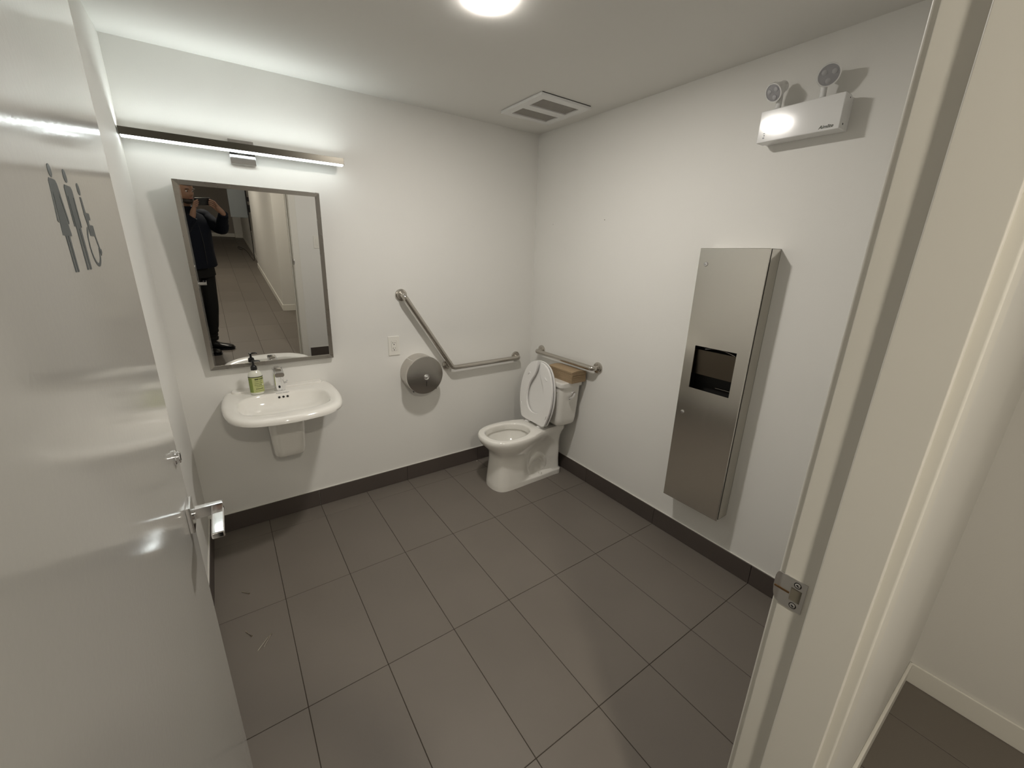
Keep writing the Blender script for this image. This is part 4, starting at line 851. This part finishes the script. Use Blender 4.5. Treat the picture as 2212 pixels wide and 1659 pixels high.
def person():
    t = thing('person', 'person in dark jacket, dark trousers and black boots photographing, seen in the mirror', 'person', (-2.28, -2.98, 0))
    F = Vector((0.66, 0.75, 0)).normalized(); Rt = Vector((0.75, -0.66, 0)).normalized(); U = Vector((0, 0, 1))
    pel = Vector((-2.228, -2.985, 0.96))
    def P(f, r, z): return pel + F * f + Rt * r + Vector((0, 0, z - 0.96))
    neck = P(-0.005, 0.0, 1.505); head = P(0.050, -0.022, 1.70)
    shR, shL = P(0.0, 0.185, 1.44), P(0.02, -0.185, 1.44)
    elR, elL = Vector((-1.950, -3.00, 1.345)), Vector((-2.345, -2.740, 1.24))
    wrR, wrL = Vector((-1.915, -2.800, 1.520)), Vector((-2.165, -2.720, 1.490))
    hpR, hpL = P(0, 0.075, 0.93), P(0, -0.095, 0.93)
    knR, knL = P(0.03, 0.045, 0.50), P(0.03, -0.12, 0.50)
    anR, anL = P(-0.04, 0.045, 0.10), P(-0.03, -0.13, 0.10)
    # phone
    pc = CAM - cf * 0.045 + cr * 0.052 - cu * 0.036
    # body: one continuous skin surface (legs, trunk, neck, arms, hands with fingers)
    k = Skel(); a = k.add(pel, 0.105); s2 = k.add(P(0, 0, 1.20), 0.105, a); s3 = k.add(P(0, 0, 1.40), 0.075, s2); n0 = k.add(neck, 0.050, s3)
    n1 = k.add(P(0.015, 0.0, 1.575), 0.055, n0); k.add(P(0.035, -0.015, 1.64), 0.055, n1)
    for sh, el, wr, sg in ((shR, elR, wrR, 1), (shL, elL, wrL, -1)):
        b = k.chain(s3, [(sh, 0.045), (el, 0.038), ((el + wr) / 2, 0.038), (wr, 0.026)])
        # palm toward the phone end it grips
        end = pc + cr * (0.074 if sg > 0 else -0.074); d = (end - wr).normalized()
        palm = wr + d * 0.045; pi = k.add(palm, 0.026, b)
        kn = palm + d * 0.03
        for j in range(4):
            off = cu * (0.030 - 0.020 * j) * 0.9; base = kn + off; mid = base * 0.45 + (end + off + cf * 0.018 * 1) * 0.55; tip = end - cr * sg * (0.022 + 0.006 * (1.5 - abs(j - 1.5))) + off + cf * 0.017
            k.chain(pi, [(base, 0.0100), (mid + cr * sg * 0.010, 0.0088), (tip, 0.0072)])
        tb = palm - cf * 0.02 - cu * 0.012; k.chain(pi, [(tb, 0.0115), (tb + cr * -sg * 0.018 + d * 0.026, 0.0100), (end - cr * sg * 0.028 - cf * 0.017 - cu * 0.01, 0.0085)])
    for hp, kn, an in ((hpR, knR, anR), (hpL, knL, anL)):
        k.chain(a, [(hp, 0.070), (kn, 0.048), ((kn * 0.55 + an * 0.45), 0.046), (an, 0.036)])
    body = skin_obj('body', k.v, k.e, k.r, 'skin', t)
    # head with face, ears, hair
    q = F
    hm = Matrix.Translation(head) @ Matrix((( -Rt.x, F.x, 0, 0), (-Rt.y, F.y, 0, 0), (0, 0, 1, 0), (0, 0, 0, 1)))   # local x = left, y = front, z = up
    hm = Matrix.Translation(head) @ Matrix(((Rt.x, F.x, 0, 0), (Rt.y, F.y, 0, 0), (0, 0, 1, 0), (0, 0, 0, 1))) @ Matrix.Rotation(-0.16, 4, 'X')
    bm = B(); bmesh.ops.create_uvsphere(bm, u_segments=48, v_segments=32, radius=1.0)
    for v in bm.verts:
        x, y, z = v.co
        X = x * 0.076; Y = y * 0.094; Z = z * 0.116
        if z < 0: X *= 1 - 0.28 * z * z; Y = Y * (1 - 0.10 * z * z) + 0.014 * (-z) * (1 if y > 0 else 0.2)
        if y > 0:
            g = lambda cx, cz, sx, sz: math.exp(-((x - cx) / sx) ** 2 - ((z - cz) / sz) ** 2)
            Y += 0.022 * g(0, -0.16, 0.13, 0.16) + 0.010 * g(0, 0.02, 0.10, 0.16) - 0.010 * (g(0.38, 0.06, 0.18, 0.11) + g(-0.38, 0.06, 0.18, 0.11))
            Y += 0.006 * g(0, -0.47, 0.25, 0.07) + 0.008 * g(0, -0.80, 0.3, 0.14) + 0.005 * g(0, 0.22, 0.6, 0.08)
        v.co = Vector((X, Y, Z))
    bmesh.ops.transform(bm, matrix=hm, verts=bm.verts); hd = obj('head', bm, 'skin', t, angle=180)
    for s in (1, -1):
        bm = B(); sph(bm, (0, 0, 0), 0.0105, (1, 0.8, 0.6), 16); bmesh.ops.transform(bm, matrix=hm @ Matrix.Translation((s * 0.030, 0.079, 0.007)), verts=bm.verts); obj('eye', bm, 'eye', hd)
        bm = B(); sph(bm, (0, 0, 0), 0.0055, (1, 0.6, 1), 12); bmesh.ops.transform(bm, matrix=hm @ Matrix.Translation((s * 0.030, 0.0865, 0.007)), verts=bm.verts); obj('iris', bm, 'hair', hd)
        bm = B(); sph(bm, (0, 0, 0), 0.03, (0.28, 0.62, 1.0), 16); bmesh.ops.transform(bm, matrix=hm @ Matrix.Translation((s * 0.077, -0.004, -0.004)) @ Matrix.Rotation(s * 0.35, 4, 'Z'), verts=bm.verts); obj('ear', bm, 'skin', hd)
        bm = B(); box(bm, -0.018, 0.018, -0.004, 0.004, -0.003, 0.003, 0.002, 1); bmesh.ops.transform(bm, matrix=hm @ Matrix.Translation((s * 0.031, 0.088, 0.028)), verts=bm.verts); obj('eyebrow', bm, 'hair', hd)
    bm = B(); sph(bm, (0, 0, 0), 0.02, (1.1, 0.35, 0.28), 16); bmesh.ops.transform(bm, matrix=hm @ Matrix.Translation((0, 0.095, -0.055)), verts=bm.verts); obj('mouth', bm, mat('lips', (0.30, 0.12, 0.10), 0.5), hd)
    bm = B(); bmesh.ops.create_uvsphere(bm, u_segments=40, v_segments=24, radius=1.0)
    for v in bm.verts:
        x, y, z = v.co; cut = 0.45 if y > 0.2 else (-0.35 if y < -0.1 else 0.1)
        lift = 1.07 if z > cut else 0.93
        X, Y, Z = x * 0.077 * lift, y * 0.097 * lift - 0.004, z * 0.119 * (1.05 if z > 0 else 0.75)
        v.co = Vector((X, Y, Z))
    bmesh.ops.transform(bm, matrix=hm, verts=bm.verts); obj('hair', bm, 'hair', t, angle=180)
    bm = B(); bmesh.ops.create_uvsphere(bm, u_segments=32, v_segments=18, radius=1.0)
    for v in bm.verts:
        x, y, z = v.co; v.co = Vector((x * 0.056, y * 0.044 + 0.050, z * 0.030 - 0.088))
    bmesh.ops.transform(bm, matrix=hm, verts=bm.verts); obj('beard', bm, 'hair', t, angle=180)
    # jacket: elliptical trunk and tapering sleeves
    def trunk(bm, rows):
        loft(bm, [[P(d * math.sin(2 * PI * i / 36) + f, w * math.cos(2 * PI * i / 36), z) for i in range(36)] for z, w, d, f in rows])
    bm = B()
    trunk(bm, [(0.955, 0.206, 0.150, 0.0), (0.965, 0.216, 0.158, 0.0), (1.02, 0.212, 0.154, 0.0), (1.12, 0.205, 0.150, 0.0), (1.25, 0.212, 0.150, 0.0), (1.36, 0.215, 0.142, 0.0), (1.42, 0.205, 0.122, 0.0), (1.465, 0.165, 0.098, 0.0), (1.49, 0.10, 0.080, 0.0), (1.53, 0.072, 0.074, 0.008), (1.55, 0.070, 0.072, 0.010)])
    for sh, el, wr in ((shR, elR, wrR), (shL, elL, wrL)):
        cp = catmull([sh, sh * 0.5 + el * 0.5 - U * 0.008, el, el * 0.5 + wr * 0.5, el * 0.04 + wr * 0.96], 24, closed=False)
        tube(bm, cp, [0.078 - 0.018 * min(1, i / 10) - 0.020 * max(0, (i - 13) / 10) + 0.0018 * math.sin(i * 2.2) for i in range(24)], 20)
        sph(bm, sh, 0.080, (1, 1, 0.95), 20)
    obj('jacket', bm, 'jacket', t, angle=70)['label'] = 'dark navy jacket'
    bm = B(); cp = [P(0.153, 0.0, 0.95), P(0.1535, 0.0, 1.1), P(0.152, 0.0, 1.25), P(0.135, 0.0, 1.39)]; tube(bm, catmull(cp, 14, closed=False), 0.0035, 8); obj('jacket_zip', bm, 'black', t)
    bm = B(); trunk(bm, [(0.86, 0.185, 0.125, 0.0), (0.94, 0.178, 0.125, 0.0), (1.0, 0.165, 0.120, 0.0)])
    for hp, kn, an in ((hpR, knR, anR), (hpL, knL, anL)):
        cp = catmull([hp, hp * 0.5 + kn * 0.5, kn, kn * 0.5 + an * 0.5, an + U * 0.09, an + U * 0.015], 34, closed=False)
        tube(bm, cp, [0.100 - 0.030 * min(1, i / 16) + (0.004 * math.sin(i * 1.7) if i > 20 else 0) for i in range(34)], 22)
    obj('trousers', bm, 'jeans', t, angle=70)
    # boots: toes turned out to the right, as the mirror shows
    for an, tx in ((anR, Vector((0.97, 0.24, 0))), (anL, Vector((0.93, 0.36, 0)))):
        tx.normalize(); sd = Vector((-tx.y, tx.x, 0)); bm = B(); rr = []
        for s, w, h, zb in ((-0.085, 0.020, 0.05, 0.030), (-0.075, 0.034, 0.085, 0.024), (-0.045, 0.040, 0.120, 0.020), (0.0, 0.042, 0.120, 0.018), (0.05, 0.042, 0.092, 0.017), (0.10, 0.046, 0.070, 0.017), (0.15, 0.048, 0.062, 0.017), (0.185, 0.040, 0.054, 0.018), (0.205, 0.024, 0.040, 0.022)):
            c = Vector((an.x, an.y, 0)) + tx * s
            rr.append([c + sd * (w * math.cos(2 * PI * i / 24)) + U * (zb + (h - zb) * 0.5 * (1 + math.sin(2 * PI * i / 24) * (1.0))) for i in range(24)])
        loft(bm, rr)
        lathe(bm, [(0.046, 0.07), (0.047, 0.12), (0.049, 0.19), (0.050, 0.215), (0.044, 0.218)], (an.x, an.y, 0), (0, 0, 1), 24)
        bo = obj('boot', bm, 'boot', t, angle=60)
        bm = B(); rr = []
        for z, gk in ((0.0, 1.0), (0.022, 1.03)):
            cc = [(-0.09, 0), (-0.08, 0.03), (-0.04, 0.042), (0.03, 0.038), (0.11, 0.050), (0.17, 0.046), (0.205, 0.025), (0.213, 0)]
            c3 = catmull([(p[0], p[1], 0) for p in cc] + [(p[0], -p[1], 0) for p in cc[-2:0:-1]], 36)
            rr.append([Vector((an.x, an.y, 0)) + tx * p.x * gk + sd * p.y * gk + U * z for p in c3])
        loft(bm, rr); obj('boot_sole', bm, 'black', bo)
    # phone in the hands
    ph = thing('smartphone', 'black smartphone held sideways in both hands by the photographer in the mirror', 'phone', pc)
    m4 = Matrix(((cr.x, cu.x, -cf.x, pc.x), (cr.y, cu.y, -cf.y, pc.y), (cr.z, cu.z, -cf.z, pc.z), (0, 0, 0, 1)))
    bm = B(); box(bm, -0.076, 0.076, -0.037, 0.037, -0.004, 0.004, 0.0035, 3); bmesh.ops.transform(bm, matrix=m4, verts=bm.verts); obj('phone_body', bm, 'black', ph)
    bm = B(); box(bm, 0.036, 0.072, -0.034, 0.002, -0.0062, -0.0038, 0.001, 2); bmesh.ops.transform(bm, matrix=m4, verts=bm.verts); cb = obj('camera_bump', bm, 'black', ph)
    bm = B()
    for px, py in ((0.063, -0.007), (0.063, -0.025)):
        lathe(bm, [(0.0065, 0), (0.0065, 0.0012), (0.005, 0.0012)], (0, 0, 0), (0, 0, -1), 20) if False else None
        c = m4 @ Vector((px, py, -0.0060)); lathe(bm, [(0.0065, 0), (0.0065, 0.0012), (0.001, 0.0012)], c, cf, 20)
    obj('phone_lens', bm, 'lens', cb)
person()
